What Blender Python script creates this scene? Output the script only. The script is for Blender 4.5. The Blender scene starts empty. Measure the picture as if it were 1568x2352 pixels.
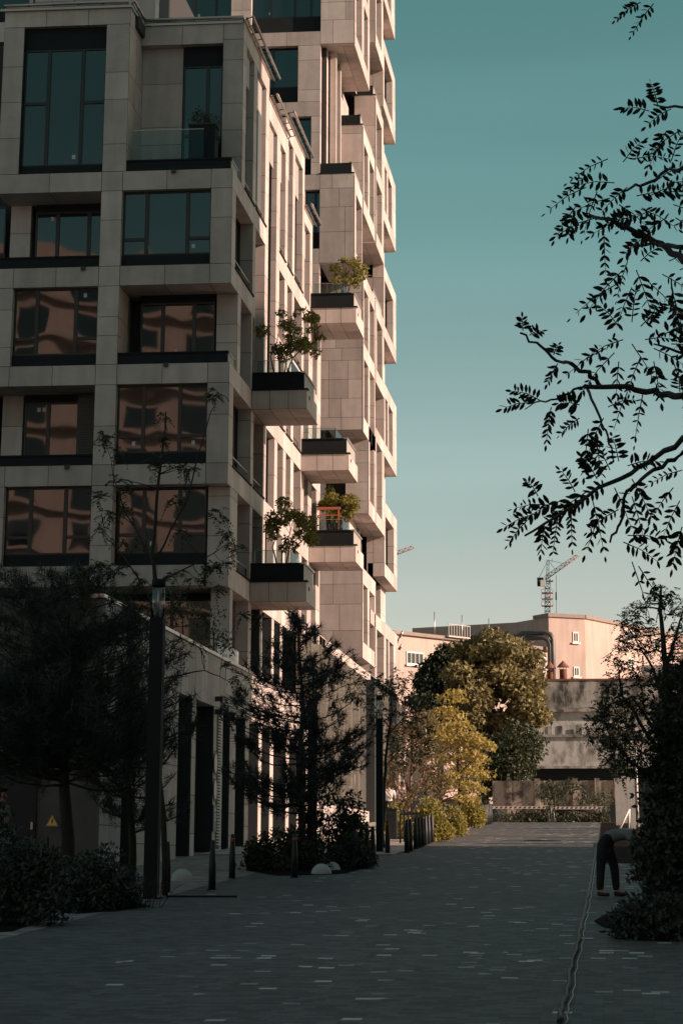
import bpy, math, random
import numpy as np
from mathutils import Vector
random.seed(7); RNG=np.random.default_rng(11)
S=bpy.context.scene; COL=S.collection
R=math.radians
# ------------------------------------------------------------------ camera (lens shifted view, pitched up, turned a little left of the street)
F=5476.;PX,PY=834.,331.;EYE=1.9;SL=.0332          # focal and principal point on a 1568x2352 frame; eye height; street slope
th=math.atan2(1654.,F); yaw=math.atan2(586.,math.hypot(F,1654.))
cam=bpy.data.cameras.new('camera'); co=bpy.data.objects.new('camera',cam); COL.objects.link(co); S.camera=co
cam.sensor_fit='VERTICAL'; cam.sensor_height=36; cam.lens=F/2352*36
cam.shift_x=-(PX-784)/2352; cam.shift_y=-(1176-PY)/2352
cam.clip_start=.2; cam.clip_end=4000
co.location=(0,0,EYE); co.rotation_euler=(R(90)+th,0,yaw)
# ------------------------------------------------------------------ sky and sun
SUN_EL=R(18); SUN_AZ=R(-9.5)      # sun stands over +X, turned a little toward -Y
W=bpy.data.worlds.new('World'); S.world=W; W.use_nodes=True
nt=W.node_tree; nt.nodes.clear()
wo=nt.nodes.new('ShaderNodeOutputWorld'); bg=nt.nodes.new('ShaderNodeBackground'); sk=nt.nodes.new('ShaderNodeTexSky')
sk.sky_type='NISHITA'; sk.sun_disc=False; sk.sun_elevation=SUN_EL; sk.sun_rotation=R(90)-SUN_AZ
sk.air_density=1.0; sk.dust_density=1.5; sk.ozone_density=2.0; sk.altitude=0
gm=nt.nodes.new('ShaderNodeGamma'); gm.inputs[1].default_value=.5
mx=nt.nodes.new('ShaderNodeMix'); mx.data_type='RGBA'; mx.blend_type='MULTIPLY'; mx.inputs[0].default_value=1

tcw=nt.nodes.new('ShaderNodeTexCoord'); spw=nt.nodes.new('ShaderNodeSeparateXYZ'); nt.links.new(tcw.outputs['Generated'],spw.inputs[0])
rp=nt.nodes.new('ShaderNodeValToRGB'); nt.links.new(spw.outputs[2],rp.inputs[0])
e=rp.color_ramp.elements; e[0].position=.05; e[0].color=(3.05,2.50,2.22,1); e[1].position=.36; e[1].color=(.62,1.22,.98,1)
m1=e.new(.14); m1.color=(1.9,2.03,1.74,1); m2=e.new(.25); m2.color=(.98,1.52,1.25,1); m3=e.new(.7); m3.color=(1.25,1.42,1.25,1)
nt.links.new(rp.outputs[0],mx.inputs[7])
nt.links.new(sk.outputs[0],gm.inputs[0]); nt.links.new(gm.outputs[0],mx.inputs[6]); 
mpw=nt.nodes.new('ShaderNodeMapping'); mpw.inputs['Scale'].default_value=(1.2,1.2,11); nt.links.new(tcw.outputs['Generated'],mpw.inputs[0]); nzw=nt.nodes.new('ShaderNodeTexNoise'); nzw.inputs['Scale'].default_value=1.6; nzw.inputs['Detail'].default_value=4; nt.links.new(mpw.outputs[0],nzw.inputs[0])
mrw=nt.nodes.new('ShaderNodeMapRange'); mrw.inputs[1].default_value=.45; mrw.inputs[2].default_value=.75; mrw.inputs[3].default_value=.98; mrw.inputs[4].default_value=1.12; nt.links.new(nzw.outputs[0],mrw.inputs[0])
scw=nt.nodes.new('ShaderNodeVectorMath'); scw.operation='SCALE'; nt.links.new(mx.outputs[2],scw.inputs[0]); nt.links.new(mrw.outputs[0],scw.inputs['Scale']); nt.links.new(scw.outputs[0],bg.inputs[0]); nt.links.new(bg.outputs[0],wo.inputs[0])
bg.inputs[1].default_value=.075
sl=bpy.data.lights.new('sun','SUN'); sl.energy=4.6; sl.angle=R(.5); sl.color=(1,.73,.60)
so=bpy.data.objects.new('sun',sl); COL.objects.link(so)
sd=Vector((math.cos(SUN_AZ)*math.cos(SUN_EL),math.sin(SUN_AZ)*math.cos(SUN_EL),math.sin(SUN_EL)))
so.rotation_euler=sd.to_track_quat('Z','Y').to_euler(); so.location=(60,0,60)
S.view_settings.view_transform='Standard'; S.view_settings.look='None'; S.view_settings.exposure=.9; S.view_settings.gamma=1
S.render.engine='CYCLES'; S.cycles.max_bounces=10; S.cycles.diffuse_bounces=6; S.cycles.transparent_max_bounces=24
# ------------------------------------------------------------------ measuring helpers
_f0=np.array([-math.sin(yaw),math.cos(yaw),0]); _rt=np.array([math.cos(yaw),math.sin(yaw),0]); _u0=np.array([0,0,1.])
_fw=_f0*math.cos(th)+_u0*math.sin(th); _up=-_f0*math.sin(th)+_u0*math.cos(th); _O=np.array([0,0,EYE])
def ray(x,y): return _rt*(x-PX)/F+_up*(PY-y)/F+_fw
def aY(x,y,Y): d=ray(x,y); return _O+d*(Y/d[1])
def aX(x,y,X): d=ray(x,y); return _O+d*(X/d[0])
def aG(x,y): d=ray(x,y); return _O+d*(EYE/(SL*d[1]-d[2]))
def gz(Y): return SL*min(Y,112.)
# ------------------------------------------------------------------ materials
def srgb(*c): return tuple((v/255/12.92 if v/255<=.04045 else ((v/255+.055)/1.055)**2.4) for v in c)+(1,)
def mat(name,col,rough=.7,metal=0.,var=0.,noise=0.,nscale=3.,bump=0.,bscale=30.,spec=.5,emit=None,ior=None,stretch=None,streak=0.):
    m=bpy.data.materials.new(name); m.use_nodes=True; t=m.node_tree; b=t.nodes['Principled BSDF']
    b.inputs['Roughness'].default_value=rough; b.inputs['Metallic'].default_value=metal; b.inputs['Specular IOR Level'].default_value=spec
    if ior: b.inputs['IOR'].default_value=ior
    b.inputs['Base Color'].default_value=tuple(col)+(1,) if len(col)==3 else col
    src=None
    def mul(a,fac_socket,lo,hi):
        mr=t.nodes.new('ShaderNodeMapRange'); mr.inputs[3].default_value=lo; mr.inputs[4].default_value=hi
        t.links.new(fac_socket,mr.inputs[0])
        mm=t.nodes.new('ShaderNodeVectorMath'); mm.operation='SCALE'
        if a is None: mm.inputs[0].default_value=col[:3]
        else: t.links.new(a,mm.inputs[0])
        t.links.new(mr.outputs[0],mm.inputs['Scale']); return mm.outputs[0]
    tc=t.nodes.new('ShaderNodeTexCoord'); cv=tc.outputs['Object']
    if stretch:
        mp=t.nodes.new('ShaderNodeMapping'); mp.inputs['Scale'].default_value=stretch; t.links.new(cv,mp.inputs[0]); cv=mp.outputs[0]
    if var:
        g=t.nodes.new('ShaderNodeNewGeometry'); src=mul(src,g.outputs['Random Per Island'],1-var,1+var)
    if noise:
        n=t.nodes.new('ShaderNodeTexNoise'); n.inputs['Scale'].default_value=nscale; n.inputs['Detail'].default_value=6; n.inputs['Roughness'].default_value=.65
        t.links.new(cv,n.inputs['Vector']); mr=t.nodes.new('ShaderNodeMapRange'); mr.inputs[1].default_value=.3; mr.inputs[2].default_value=.7
        t.links.new(n.outputs[0],mr.inputs[0]); src=mul(src,mr.outputs[0],1-noise,1+noise)
    if src is not None: t.links.new(src,b.inputs['Base Color'])
    if streak:
        mp2=t.nodes.new('ShaderNodeMapping'); mp2.inputs['Scale'].default_value=(2.5,2.5,.35); t.links.new(tc.outputs['Object'],mp2.inputs[0]); n=t.nodes.new('ShaderNodeTexNoise'); n.inputs['Scale'].default_value=1.; n.inputs['Detail'].default_value=7; t.links.new(mp2.outputs[0],n.inputs[0])
        mr=t.nodes.new('ShaderNodeMapRange'); mr.inputs[1].default_value=.35; mr.inputs[2].default_value=.6; t.links.new(n.outputs[0],mr.inputs[0]); src=mul(src,mr.outputs[0],1-streak,1.03); t.links.new(src,b.inputs['Base Color'])
    if bump:
        n=t.nodes.new('ShaderNodeTexNoise'); n.inputs['Scale'].default_value=bscale; n.inputs['Detail'].default_value=5
        t.links.new(cv,n.inputs['Vector']); bp=t.nodes.new('ShaderNodeBump'); bp.inputs['Strength'].default_value=bump; bp.inputs['Distance'].default_value=.02
        t.links.new(n.outputs[0],bp.inputs['Height']); t.links.new(bp.outputs[0],b.inputs['Normal'])
    return m
M={}
M['stone']=mat('stone',(.475,.40,.36),.72,var=.16,noise=.11,nscale=1.3,streak=.12,bump=.15,bscale=40)
M['joint']=mat('joint',(.035,.035,.035),.9)
M['dark']=mat('dark_metal',(.010,.0135,.014),.75,spec=.25,noise=.15,nscale=4)
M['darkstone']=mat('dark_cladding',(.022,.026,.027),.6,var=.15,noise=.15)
M['frame']=mat('window_frame',(.010,.012,.013),.35)
M['beige']=mat('beige_panel',(.33,.30,.27),.6,noise=.06)
M['interior']=mat('interior',(.03,.028,.026),.8)
M['zinc']=mat('zinc',(.45,.40,.36),.35,metal=.8)
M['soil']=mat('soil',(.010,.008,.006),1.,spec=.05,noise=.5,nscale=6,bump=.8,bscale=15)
M['pinkwall']=mat('pink_plaster',(.43,.325,.275),.85,streak=.12,noise=.07,nscale=.35,bump=.1)
M['pinkdark']=mat('brown_plaster',(.25,.19,.16),.85,noise=.1)
M['whiteframe']=mat('white_frame',(.6,.57,.53),.5)
M['rust']=mat('rusty_iron',(.22,.085,.05),.8,noise=.45,nscale=5,bump=.4)
M['galv']=mat('galvanised_duct',(.10,.10,.095),.5,metal=.5,noise=.2,nscale=4)
M['bark']=mat('bark',(.028,.024,.021),.9,noise=.3,nscale=12,bump=.5)
M['barkwarm']=mat('reddish_bark',(.20,.10,.07),.85,noise=.3,nscale=12,bump=.4)
M['bollard']=mat('bollard_paint',(.012,.014,.015),.5,noise=.15)
M['band']=mat('orange_band',(.35,.08,.03),.5)
M['concrete']=mat('light_concrete',(.42,.41,.39),.85,noise=.12,nscale=5,bump=.2)
M['white']=mat('white_paint',(.6,.56,.52),.5,noise=.06)
M['red']=mat('red_paint',(.14,.04,.035),.5)
M['skin']=mat('skin',(.42,.24,.17),.6)
M['shirt']=mat('white_shirt',(.66,.62,.60),.9,noise=.05,nscale=8)
M['greyshirt']=mat('grey_jacket',(.15,.165,.17),.9,noise=.2,nscale=8)
M['trousers']=mat('dark_trousers',(.010,.011,.013),.9,noise=.2,nscale=9)
M['hair']=mat('hair',(.012,.009,.007),.8)
M['shoe']=mat('shoe',(.015,.014,.013),.6)
M['louvre']=mat('louvre',(.035,.04,.04),.5)
M['slat']=mat('pale_slat',(.5,.49,.46),.5)
M['signorange']=mat('warning_yellow',(.95,.55,.16),.45)
M['black']=mat('black',(.006,.006,.006),.6)
M['blue']=mat('sign_blue',(.03,.10,.16),.4)
M['cranered']=mat('crane_orange',(.35,.11,.06),.6)
M['cranegrey']=mat('crane_teal',(.05,.10,.11),.6)
M['carpaint']=mat('car_paint',(.012,.022,.03),.25,spec=.8)
M['carglass']=mat('car_glass',(.01,.014,.016),.08,ior=1.9)
M['tyre']=mat('tyre',(.012,.012,.012),.9)
M['cable']=mat('cable',(.012,.013,.013),.5)
M['redwood']=mat('red_frame',(.45,.13,.07),.6)
def leafmat(name,c,tr=.35,var=.3,rough=.55):
    m=bpy.data.materials.new(name); m.use_nodes=True; t=m.node_tree; b=t.nodes['Principled BSDF']; out=t.nodes['Material Output']
    b.inputs['Roughness'].default_value=rough; b.inputs['Specular IOR Level'].default_value=.25
    g=t.nodes.new('ShaderNodeNewGeometry'); mr=t.nodes.new('ShaderNodeMapRange'); mr.inputs[3].default_value=1-var; mr.inputs[4].default_value=1+var
    t.links.new(g.outputs['Random Per Island'],mr.inputs[0]); sc=t.nodes.new('ShaderNodeVectorMath'); sc.operation='SCALE'; sc.inputs[0].default_value=c
    t.links.new(mr.outputs[0],sc.inputs['Scale']); t.links.new(sc.outputs[0],b.inputs['Base Color'])
    tl=t.nodes.new('ShaderNodeBsdfTranslucent'); t.links.new(sc.outputs[0],tl.inputs[0]); ms=t.nodes.new('ShaderNodeMixShader'); ms.inputs[0].default_value=tr
    t.links.new(b.outputs[0],ms.inputs[1]); t.links.new(tl.outputs[0],ms.inputs[2]); t.links.new(ms.outputs[0],out.inputs[0]); return m
M['leaf']=leafmat('olive_leaf',(.22,.20,.05),.4)
M['leafdark']=leafmat('dark_leaf',(.045,.055,.026),.2)
M['leaflight']=leafmat('golden_leaf',(.42,.33,.10),.45)
M['leafbrown']=leafmat('bronze_leaf',(.125,.105,.048),.35)
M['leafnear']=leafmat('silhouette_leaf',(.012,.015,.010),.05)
M['chestnut']=leafmat('chestnut_leaf',(.215,.18,.08),.3,.45)
M['needle']=leafmat('needle',(.040,.052,.042),.1)
M['yew']=leafmat('yew_leaf',(.045,.055,.045),.1)
M['grass']=leafmat('grass_blade',(.035,.035,.02),.2)
M['hedge']=leafmat('hedge_leaf',(.28,.24,.06),.4)
def glassmat(name,base,ior,wave):
    m=mat(name,base,.02,ior=ior); t=m.node_tree; b=t.nodes['Principled BSDF']
    tc=t.nodes.new('ShaderNodeTexCoord'); n=t.nodes.new('ShaderNodeTexNoise'); n.inputs['Scale'].default_value=.75; n.inputs['Detail'].default_value=.5
    bp=t.nodes.new('ShaderNodeBump'); bp.inputs['Strength'].default_value=wave; bp.inputs['Distance'].default_value=.05
    t.links.new(tc.outputs['Object'],n.inputs[0]); t.links.new(n.outputs[0],bp.inputs['Height']); t.links.new(bp.outputs[0],b.inputs['Normal']); return m
M['glass']=glassmat('window_glass',(.008,.012,.014),1.85,.10)
M['shopglass']=glassmat('shop_glass',(.16,.15,.13),1.9,.1)
def railmat(name='rail_glass',f=.01,tint=(.80,.88,.88,1)):
    m=bpy.data.materials.new(name); m.use_nodes=True; t=m.node_tree; t.nodes.remove(t.nodes['Principled BSDF']); out=t.nodes['Material Output']
    a=t.nodes.new('ShaderNodeBsdfTransparent'); a.inputs[0].default_value=tint; g=t.nodes.new('ShaderNodeBsdfGlossy'); g.inputs['Roughness'].default_value=.05
    fr=t.nodes.new('ShaderNodeFresnel'); fr.inputs[0].default_value=1.22; ad=t.nodes.new('ShaderNodeMath'); ad.operation='ADD'; ad.inputs[1].default_value=f; ad.use_clamp=True
    ms=t.nodes.new('ShaderNodeMixShader'); t.links.new(fr.outputs[0],ad.inputs[0]); t.links.new(ad.outputs[0],ms.inputs[0]); t.links.new(a.outputs[0],ms.inputs[1]); t.links.new(g.outputs[0],ms.inputs[2]); t.links.new(ms.outputs[0],out.inputs[0]); return m
M['rail']=railmat(); M['lampglass']=railmat('lamp_glass',.12,(.85,.88,.88,1))
def paving(name,dark,light,pl,bw=.24,bh=.12):
    m=bpy.data.materials.new(name); m.use_nodes=True; t=m.node_tree; b=t.nodes['Principled BSDF']; b.inputs['Roughness'].default_value=.7; b.inputs['Specular IOR Level'].default_value=.35
    tc=t.nodes.new('ShaderNodeTexCoord'); sp=t.nodes.new('ShaderNodeSeparateXYZ'); t.links.new(tc.outputs['Object'],sp.inputs[0])
    def mt(op,a,bb=None):
        n=t.nodes.new('ShaderNodeMath'); n.operation=op
        for i,v in enumerate((a,bb)):
            if v is None: continue
            if isinstance(v,(int,float)): n.inputs[i].default_value=v
            else: t.links.new(v,n.inputs[i])
        return n.outputs[0]
    yy=mt('DIVIDE',sp.outputs[1],bh); ry=mt('FLOOR',yy); hs=mt('MULTIPLY',mt('MODULO',ry,2.),.5)
    xx=mt('ADD',mt('DIVIDE',sp.outputs[0],bw),hs); rx=mt('FLOOR',xx)
    cb=t.nodes.new('ShaderNodeCombineXYZ'); t.links.new(rx,cb.inputs[0]); t.links.new(ry,cb.inputs[1])
    wn=t.nodes.new('ShaderNodeTexWhiteNoise'); wn.noise_dimensions='2D'; t.links.new(cb.outputs[0],wn.inputs['Vector'])
    ns=t.nodes.new('ShaderNodeTexNoise'); ns.inputs['Scale'].default_value=.35; ns.inputs['Detail'].default_value=3; t.links.new(tc.outputs['Object'],ns.inputs['Vector'])
    # light bricks where white noise exceeds a threshold that wanders with the large noise
    thr=mt('ADD',mt('SUBTRACT',1.115-pl,mt('MULTIPLY',ns.outputs[0],.26)),mt('MULTIPLY',mt('MAXIMUM',mt('SUBTRACT',-2.6,sp.outputs[0]),0.),.014)); lit=mt('GREATER_THAN',wn.outputs[0],thr)
    wn2=t.nodes.new('ShaderNodeTexWhiteNoise'); wn2.noise_dimensions='3D'; ad=t.nodes.new('ShaderNodeVectorMath'); ad.operation='ADD'; ad.inputs[1].default_value=(7.3,2.1,5.5); t.links.new(cb.outputs[0],ad.inputs[0]); t.links.new(ad.outputs[0],wn2.inputs['Vector'])
    fx=mt('FRACT',xx); fy=mt('FRACT',yy); gx=mt('LESS_THAN',fx,.03); gy=mt('LESS_THAN',fy,.06); gap=mt('MAXIMUM',gx,gy)
    mixc=t.nodes.new('ShaderNodeMix'); mixc.data_type='RGBA'; mixc.inputs[6].default_value=dark+(1,); mixc.inputs[7].default_value=light+(1,)
    lv=mt('MULTIPLY',lit,mt('ADD',mt('MULTIPLY',wn2.outputs[0],.75),.25)); t.links.new(lv,mixc.inputs[0])
    v1=mt('ADD',mt('MULTIPLY',wn2.outputs[0],.75),.62); v2=mt('ADD',mt('MULTIPLY',ns.outputs[0],.7),.65); v3=mt('SUBTRACT',1.,mt('MULTIPLY',gap,.6))
    sc=t.nodes.new('ShaderNodeVectorMath'); sc.operation='SCALE'; t.links.new(mixc.outputs[2],sc.inputs[0]); t.links.new(mt('MULTIPLY',mt('MULTIPLY',v1,v2),v3),sc.inputs['Scale'])
    t.links.new(sc.outputs[0],b.inputs['Base Color'])
    bp=t.nodes.new('ShaderNodeBump'); bp.inputs['Strength'].default_value=.5; bp.inputs['Distance'].default_value=.006; t.links.new(mt('ADD',mt('SUBTRACT',1.,gap),mt('MULTIPLY',wn2.outputs[0],.5)),bp.inputs['Height']); t.links.new(bp.outputs[0],b.inputs['Normal'])
    return m
M['pave']=paving('road_pavers',(.090,.086,.083),(.46,.45,.42),.03,.17,.17)
M['walk']=paving('pavement_pavers',(.23,.205,.185),(.32,.29,.27),.02,.30,.20)
M['strip']=paving('pale_pavement_slabs',(.40,.335,.285),(.46,.40,.35),.02,.40,.30)
def stained(name,c,dirt,scale,lo=.45,hi=.62):
    m=bpy.data.materials.new(name); m.use_nodes=True; t=m.node_tree; b=t.nodes['Principled BSDF']; b.inputs['Roughness'].default_value=.9
    tc=t.nodes.new('ShaderNodeTexCoord'); mp=t.nodes.new('ShaderNodeMapping'); mp.inputs['Scale'].default_value=(1,1,.45); t.links.new(tc.outputs['Object'],mp.inputs[0])
    n=t.nodes.new('ShaderNodeTexNoise'); n.inputs['Scale'].default_value=scale; n.inputs['Detail'].default_value=9; n.inputs['Roughness'].default_value=.7; t.links.new(mp.outputs[0],n.inputs[0])
    mr=t.nodes.new('ShaderNodeMapRange'); mr.inputs[1].default_value=lo; mr.inputs[2].default_value=hi; t.links.new(n.outputs[0],mr.inputs[0])
    mx=t.nodes.new('ShaderNodeMix'); mx.data_type='RGBA'; mx.inputs[6].default_value=c+(1,); mx.inputs[7].default_value=dirt+(1,); t.links.new(mr.outputs[0],mx.inputs[0]); t.links.new(mx.outputs[2],b.inputs['Base Color'])
    bp=t.nodes.new('ShaderNodeBump'); bp.inputs['Strength'].default_value=.4; bp.inputs['Distance'].default_value=.04; t.links.new(n.outputs[0],bp.inputs['Height']); t.links.new(bp.outputs[0],b.inputs['Normal'])
    return m
M['oldwall']=stained('stained_concrete',(.50,.48,.45),(.10,.10,.09),.9,.5,.66)
M['oldwall2']=stained('sooty_concrete',(.38,.36,.33),(.06,.055,.05),1.1,.42,.58)
M['fencewall']=stained('blotched_fence_concrete',(.36,.30,.25),(.08,.07,.06),1.6,.45,.6)
# ------------------------------------------------------------------ mesh builder
FRONT=('F',); 
def fr_front(Y): return lambda u,v,w:(u,Y+w,v)
def fr_side(X): return lambda u,v,w:(X-w,u,v)
class MB:
    def __init__(s): s.v=[]; s.f=[]; s.m=[]; s.mats=[]; s.sm=[]
    def mi(s,m):
        if m not in s.mats: s.mats.append(m)
        return s.mats.index(m)
    def poly(s,pts,m,smooth=False):
        i=len(s.v); s.v+= [tuple(map(float,p)) for p in pts]; s.f.append(tuple(range(i,i+len(pts)))); s.m.append(s.mi(m)); s.sm.append(smooth)
    def box(s,x0,x1,y0,y1,z0,z1,m,fr=None,skip=''):
        # in a frame: x=u, y=w(depth), z=v
        P=[(x,y,z) for z in (z0,z1) for y in (y0,y1) for x in (x0,x1)]
        if fr: P=[fr(p[0],p[2],p[1]) for p in P]
        i=len(s.v); s.v+=P; k=s.mi(m)
        for n,f in (('b',(0,2,3,1)),('t',(4,5,7,6)),('f',(0,1,5,4)),('k',(2,6,7,3)),('l',(0,4,6,2)),('r',(1,3,7,5))):
            if n in skip: continue
            s.f.append(tuple(i+a for a in f)); s.m.append(k); s.sm.append(False)
    def tube(s,path,rad,m,n=6,cap=True):
        path=[Vector(p) for p in path]
        if not hasattr(rad,'__len__'): rad=[rad]*len(path)
        i0=len(s.v); k=s.mi(m); pu=None
        for j,p in enumerate(path):
            d=(path[min(j+1,len(path)-1)]-path[max(j-1,0)]).normalized()
            if pu is None: pu=d.orthogonal().normalized()
            else:
                pu=(pu-d*pu.dot(d)); pu=pu.normalized() if pu.length>1e-6 else d.orthogonal().normalized()
            q=d.cross(pu)
            for a in range(n):
                t=2*math.pi*a/n; s.v.append(tuple(p+(pu*math.cos(t)+q*math.sin(t))*rad[j]))
        for j in range(len(path)-1):
            for a in range(n):
                b=(a+1)%n; s.f.append((i0+j*n+a,i0+j*n+b,i0+(j+1)*n+b,i0+(j+1)*n+a)); s.m.append(k); s.sm.append(True)
        if cap:
            s.f.append(tuple(i0+a for a in range(n))[::-1]); s.m.append(k); s.sm.append(False)
            s.f.append(tuple(i0+(len(path)-1)*n+a for a in range(n))); s.m.append(k); s.sm.append(False)
    def lathe(s,c,prof,m,n=20,smooth=True):   # prof: (radius,height)
        i0=len(s.v); k=s.mi(m)
        for r,h in prof:
            for a in range(n):
                t=2*math.pi*a/n; s.v.append((c[0]+r*math.cos(t),c[1]+r*math.sin(t),c[2]+h))
        for j in range(len(prof)-1):
            for a in range(n):
                b=(a+1)%n; s.f.append((i0+j*n+a,i0+j*n+b,i0+(j+1)*n+b,i0+(j+1)*n+a)); s.m.append(k); s.sm.append(smooth)
        s.f.append(tuple(i0+a for a in range(n))[::-1]); s.m.append(k); s.sm.append(False)
        s.f.append(tuple(i0+(len(prof)-1)*n+a for a in range(n))); s.m.append(k); s.sm.append(False)
    def stone(s,fr,u0,u1,v0,v1,w0,w1,ju=None,jv=None,m='stone',ashlar=False,faces='olrbt'):
        """a mass clad in stone panels; u along the face, v up, w into the building"""
        e=.012; s.box(u0+e,u1-e,w0+e,w1-e*0,v0+e,v1-e,M['joint'],fr)
        mm=M[m]; g=.008
        def cuts(a,b,step):
            L=b-a
            if step is None or L<step*1.45: return [a,b]
            n=max(1,round(L/step)); return [a+L*i/n for i in range(n+1)]
        def grid(us,vs,fn):
            for i in range(len(us)-1):
                for j in range(len(vs)-1):
                    a,b,c,d=us[i]+g,us[i+1]-g,vs[j]+g,vs[j+1]-g
                    if b>a and d>c: s.poly([fn(a,c),fn(b,c),fn(b,d),fn(a,d)],mm)
        JU=ju or 1.25; JV=jv or 1.35
        us=cuts(u0,u1,JU); ws=cuts(w0,w1,1.3)
        rr=random.Random(int((u0*7+v0*13)*10))
        if v1-v0>2.2:
            vs=[v0]
            while v1-vs[-1]>1.5: vs.append(vs[-1]+rr.choice([1.55,.95,.62,1.25]))
            vs.append(v1)
            if len(vs)>2 and vs[-1]-vs[-2]<.3: vs.pop(-2)
        else: vs=cuts(v0,v1,JV)
        if 'o' in faces:
            if ashlar:
                for j in range(len(vs)-1):
                    x=u0; xs=[u0]
                    while u1-x>1.5:
                        x+=rr.choice([.62,.95,1.25]); xs.append(x)
                    xs.append(u1); grid(xs,[vs[j],vs[j+1]],lambda a,c:fr(a,c,w0))
            else: grid(us,vs,lambda a,c:fr(a,c,w0))
        if 'l' in faces: grid(ws,vs,lambda a,c:fr(u0,c,w0+w1-a))
        if 'r' in faces: grid(ws,vs,lambda a,c:fr(u1,c,a))
        if 'b' in faces: grid(us,ws,lambda a,c:fr(a,v0,w0+w1-c))
        if 't' in faces: grid(us,ws,lambda a,c:fr(a,v1,c))
    def build(s,name,parent=None,**kw):
        me=bpy.data.meshes.new(name); me.from_pydata(s.v,[],s.f)
        for m in s.mats: me.materials.append(m)
        me.polygons.foreach_set('material_index',s.m); me.polygons.foreach_set('use_smooth',s.sm); me.update()
        o=bpy.data.objects.new(name,me); COL.objects.link(o)
        if parent: o.parent=parent; o.matrix_parent_inverse=parent.matrix_world.inverted() if False else o.matrix_parent_inverse
        for k,v in kw.items(): o[k]=v
        return o
def thing(name,label,cat,group=None):
    o=bpy.data.objects.new(name,None); o.empty_display_size=.2; COL.objects.link(o); o['label']=label; o['category']=cat
    if group: o['group']=group
    return o
def tag(o,label,cat,group=None):
    o['label']=label; o['category']=cat
    if group: o['group']=group
    return o
def settle(root,base):
    """move an Empty built at the origin to its base, leaving the parts (built in world coordinates) where they are"""
    b=Vector([float(t) for t in base]); root.location=b
    for c in root.children:
        c.location=c.location-b
def copy_tree(o,parent=None):
    c=o.copy(); COL.objects.link(c)
    if parent: c.parent=parent
    for ch in list(o.children): copy_tree(ch,c)
    return c
# ================================================================== LARGE STRUCTURE: ground
def sheet(name,pts,m,dz=0.,sub=True):
    b=MB(); b.poly([(x,y,gz(y)+dz if y<=112 else gz(112)+dz) for x,y in pts],m); o=b.build(name); o['kind']='structure'; return o
def ground(name,x0,x1,y0,y1,m,dz):
    b=MB()
    ys=[y0]+([112.] if y0<112<y1 else [])+[y1]
    for a,c in zip(ys[:-1],ys[1:]): b.poly([(x0,a,gz(a)+dz),(x1,a,gz(a)+dz),(x1,c,gz(c)+dz),(x0,c,gz(c)+dz)],m)
    o=b.build(name); o['kind']='structure'; return o
M['earth']=mat('earth',(.30,.26,.22),.95,noise=.3,nscale=.6,bump=.5,bscale=8)
ground('ground',-900,900,-300,2500,M['earth'],-.03)
ground('road',-7.6,6.,-40,111.5,M['pave'],0)
ground('pavement',-60,-7.6,-40,111.5,M['walk'],.004)
ground('pavement_strip',-10.95,-5.75,64.,111.5,M['strip'],.02)
# kerb along the end of the raised pavement
# ================================================================== APARTMENT BLOCK (front) and TOWER
XS=-11.88; FS=fr_side(XS); Y0=74.1
A=[10.2,13.37,16.6,19.85,23.05]; BH=.66
FA=fr_front(Y0)
block=thing('apartment_block','pale stone apartment block on the left with staggered window bays and planted balconies','apartment block')
st=MB()
def window(parent,fr,u0,u1,v0,v1,w,split=(.27,.46,.27),trans=None,sill=0.,head=0.,m='glass',lights=None,fw=.06):
    """window part (frame) with pane as its sub-part; sill / head are dark spandrel strips"""
    f=MB(); g=MB(); Fm=M['frame']
    if sill: f.box(u0+.01,u1-.01,w-.06,w+.1,v0,v0+sill,M['dark'],fr)
    if head: f.box(u0+.01,u1-.01,w-.02,w+.1,v1-head,v1,M['dark'],fr)
    a,b=v0+sill,v1-head
    f.box(u0+.01,u0+fw,w,w+.09,a,b,Fm,fr); f.box(u1-fw,u1-.01,w,w+.09,a,b,Fm,fr)
    f.box(u0+fw,u1-fw,w,w+.09,b-fw,b,Fm,fr); f.box(u0+fw,u1-fw,w,w+.09,a,a+fw,Fm,fr)
    x=u0; L=u1-u0
    for i,s in enumerate(split):
        x2=x+s*L
        if i<len(split)-1: f.box(x2-fw,x2+fw,w-.005,w+.095,a+fw,b-fw,Fm,fr)
        if trans and i in trans: f.box(max(x,u0)+fw,min(x2,u1)-fw,w-.002,w+.092,a+trans[i]-.05,a+trans[i]+.05,Fm,fr)
        x=x2
    g.box(u0+.03,u1-.03,w+.05,w+.07,a+.02,b-.02,M[m],fr)
    o=f.build('window',parent); g.build('pane',o)
    if L>2.2 and m=='glass':
        r5=random.Random(int(u0*31+v0*17)); k=MB(); hh=b-a
        for _ in range(r5.choice((1,2,2))):
            uu=u0+r5.uniform(.15,.85)*L; vv=r5.choice((a+.22,b-.3,a+.25)); k=MB(); k.box(uu,uu+.11,w+.044,w+.049,vv,vv+.14,M['slat'],fr); k.build('sticker',o)
    return o
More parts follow.
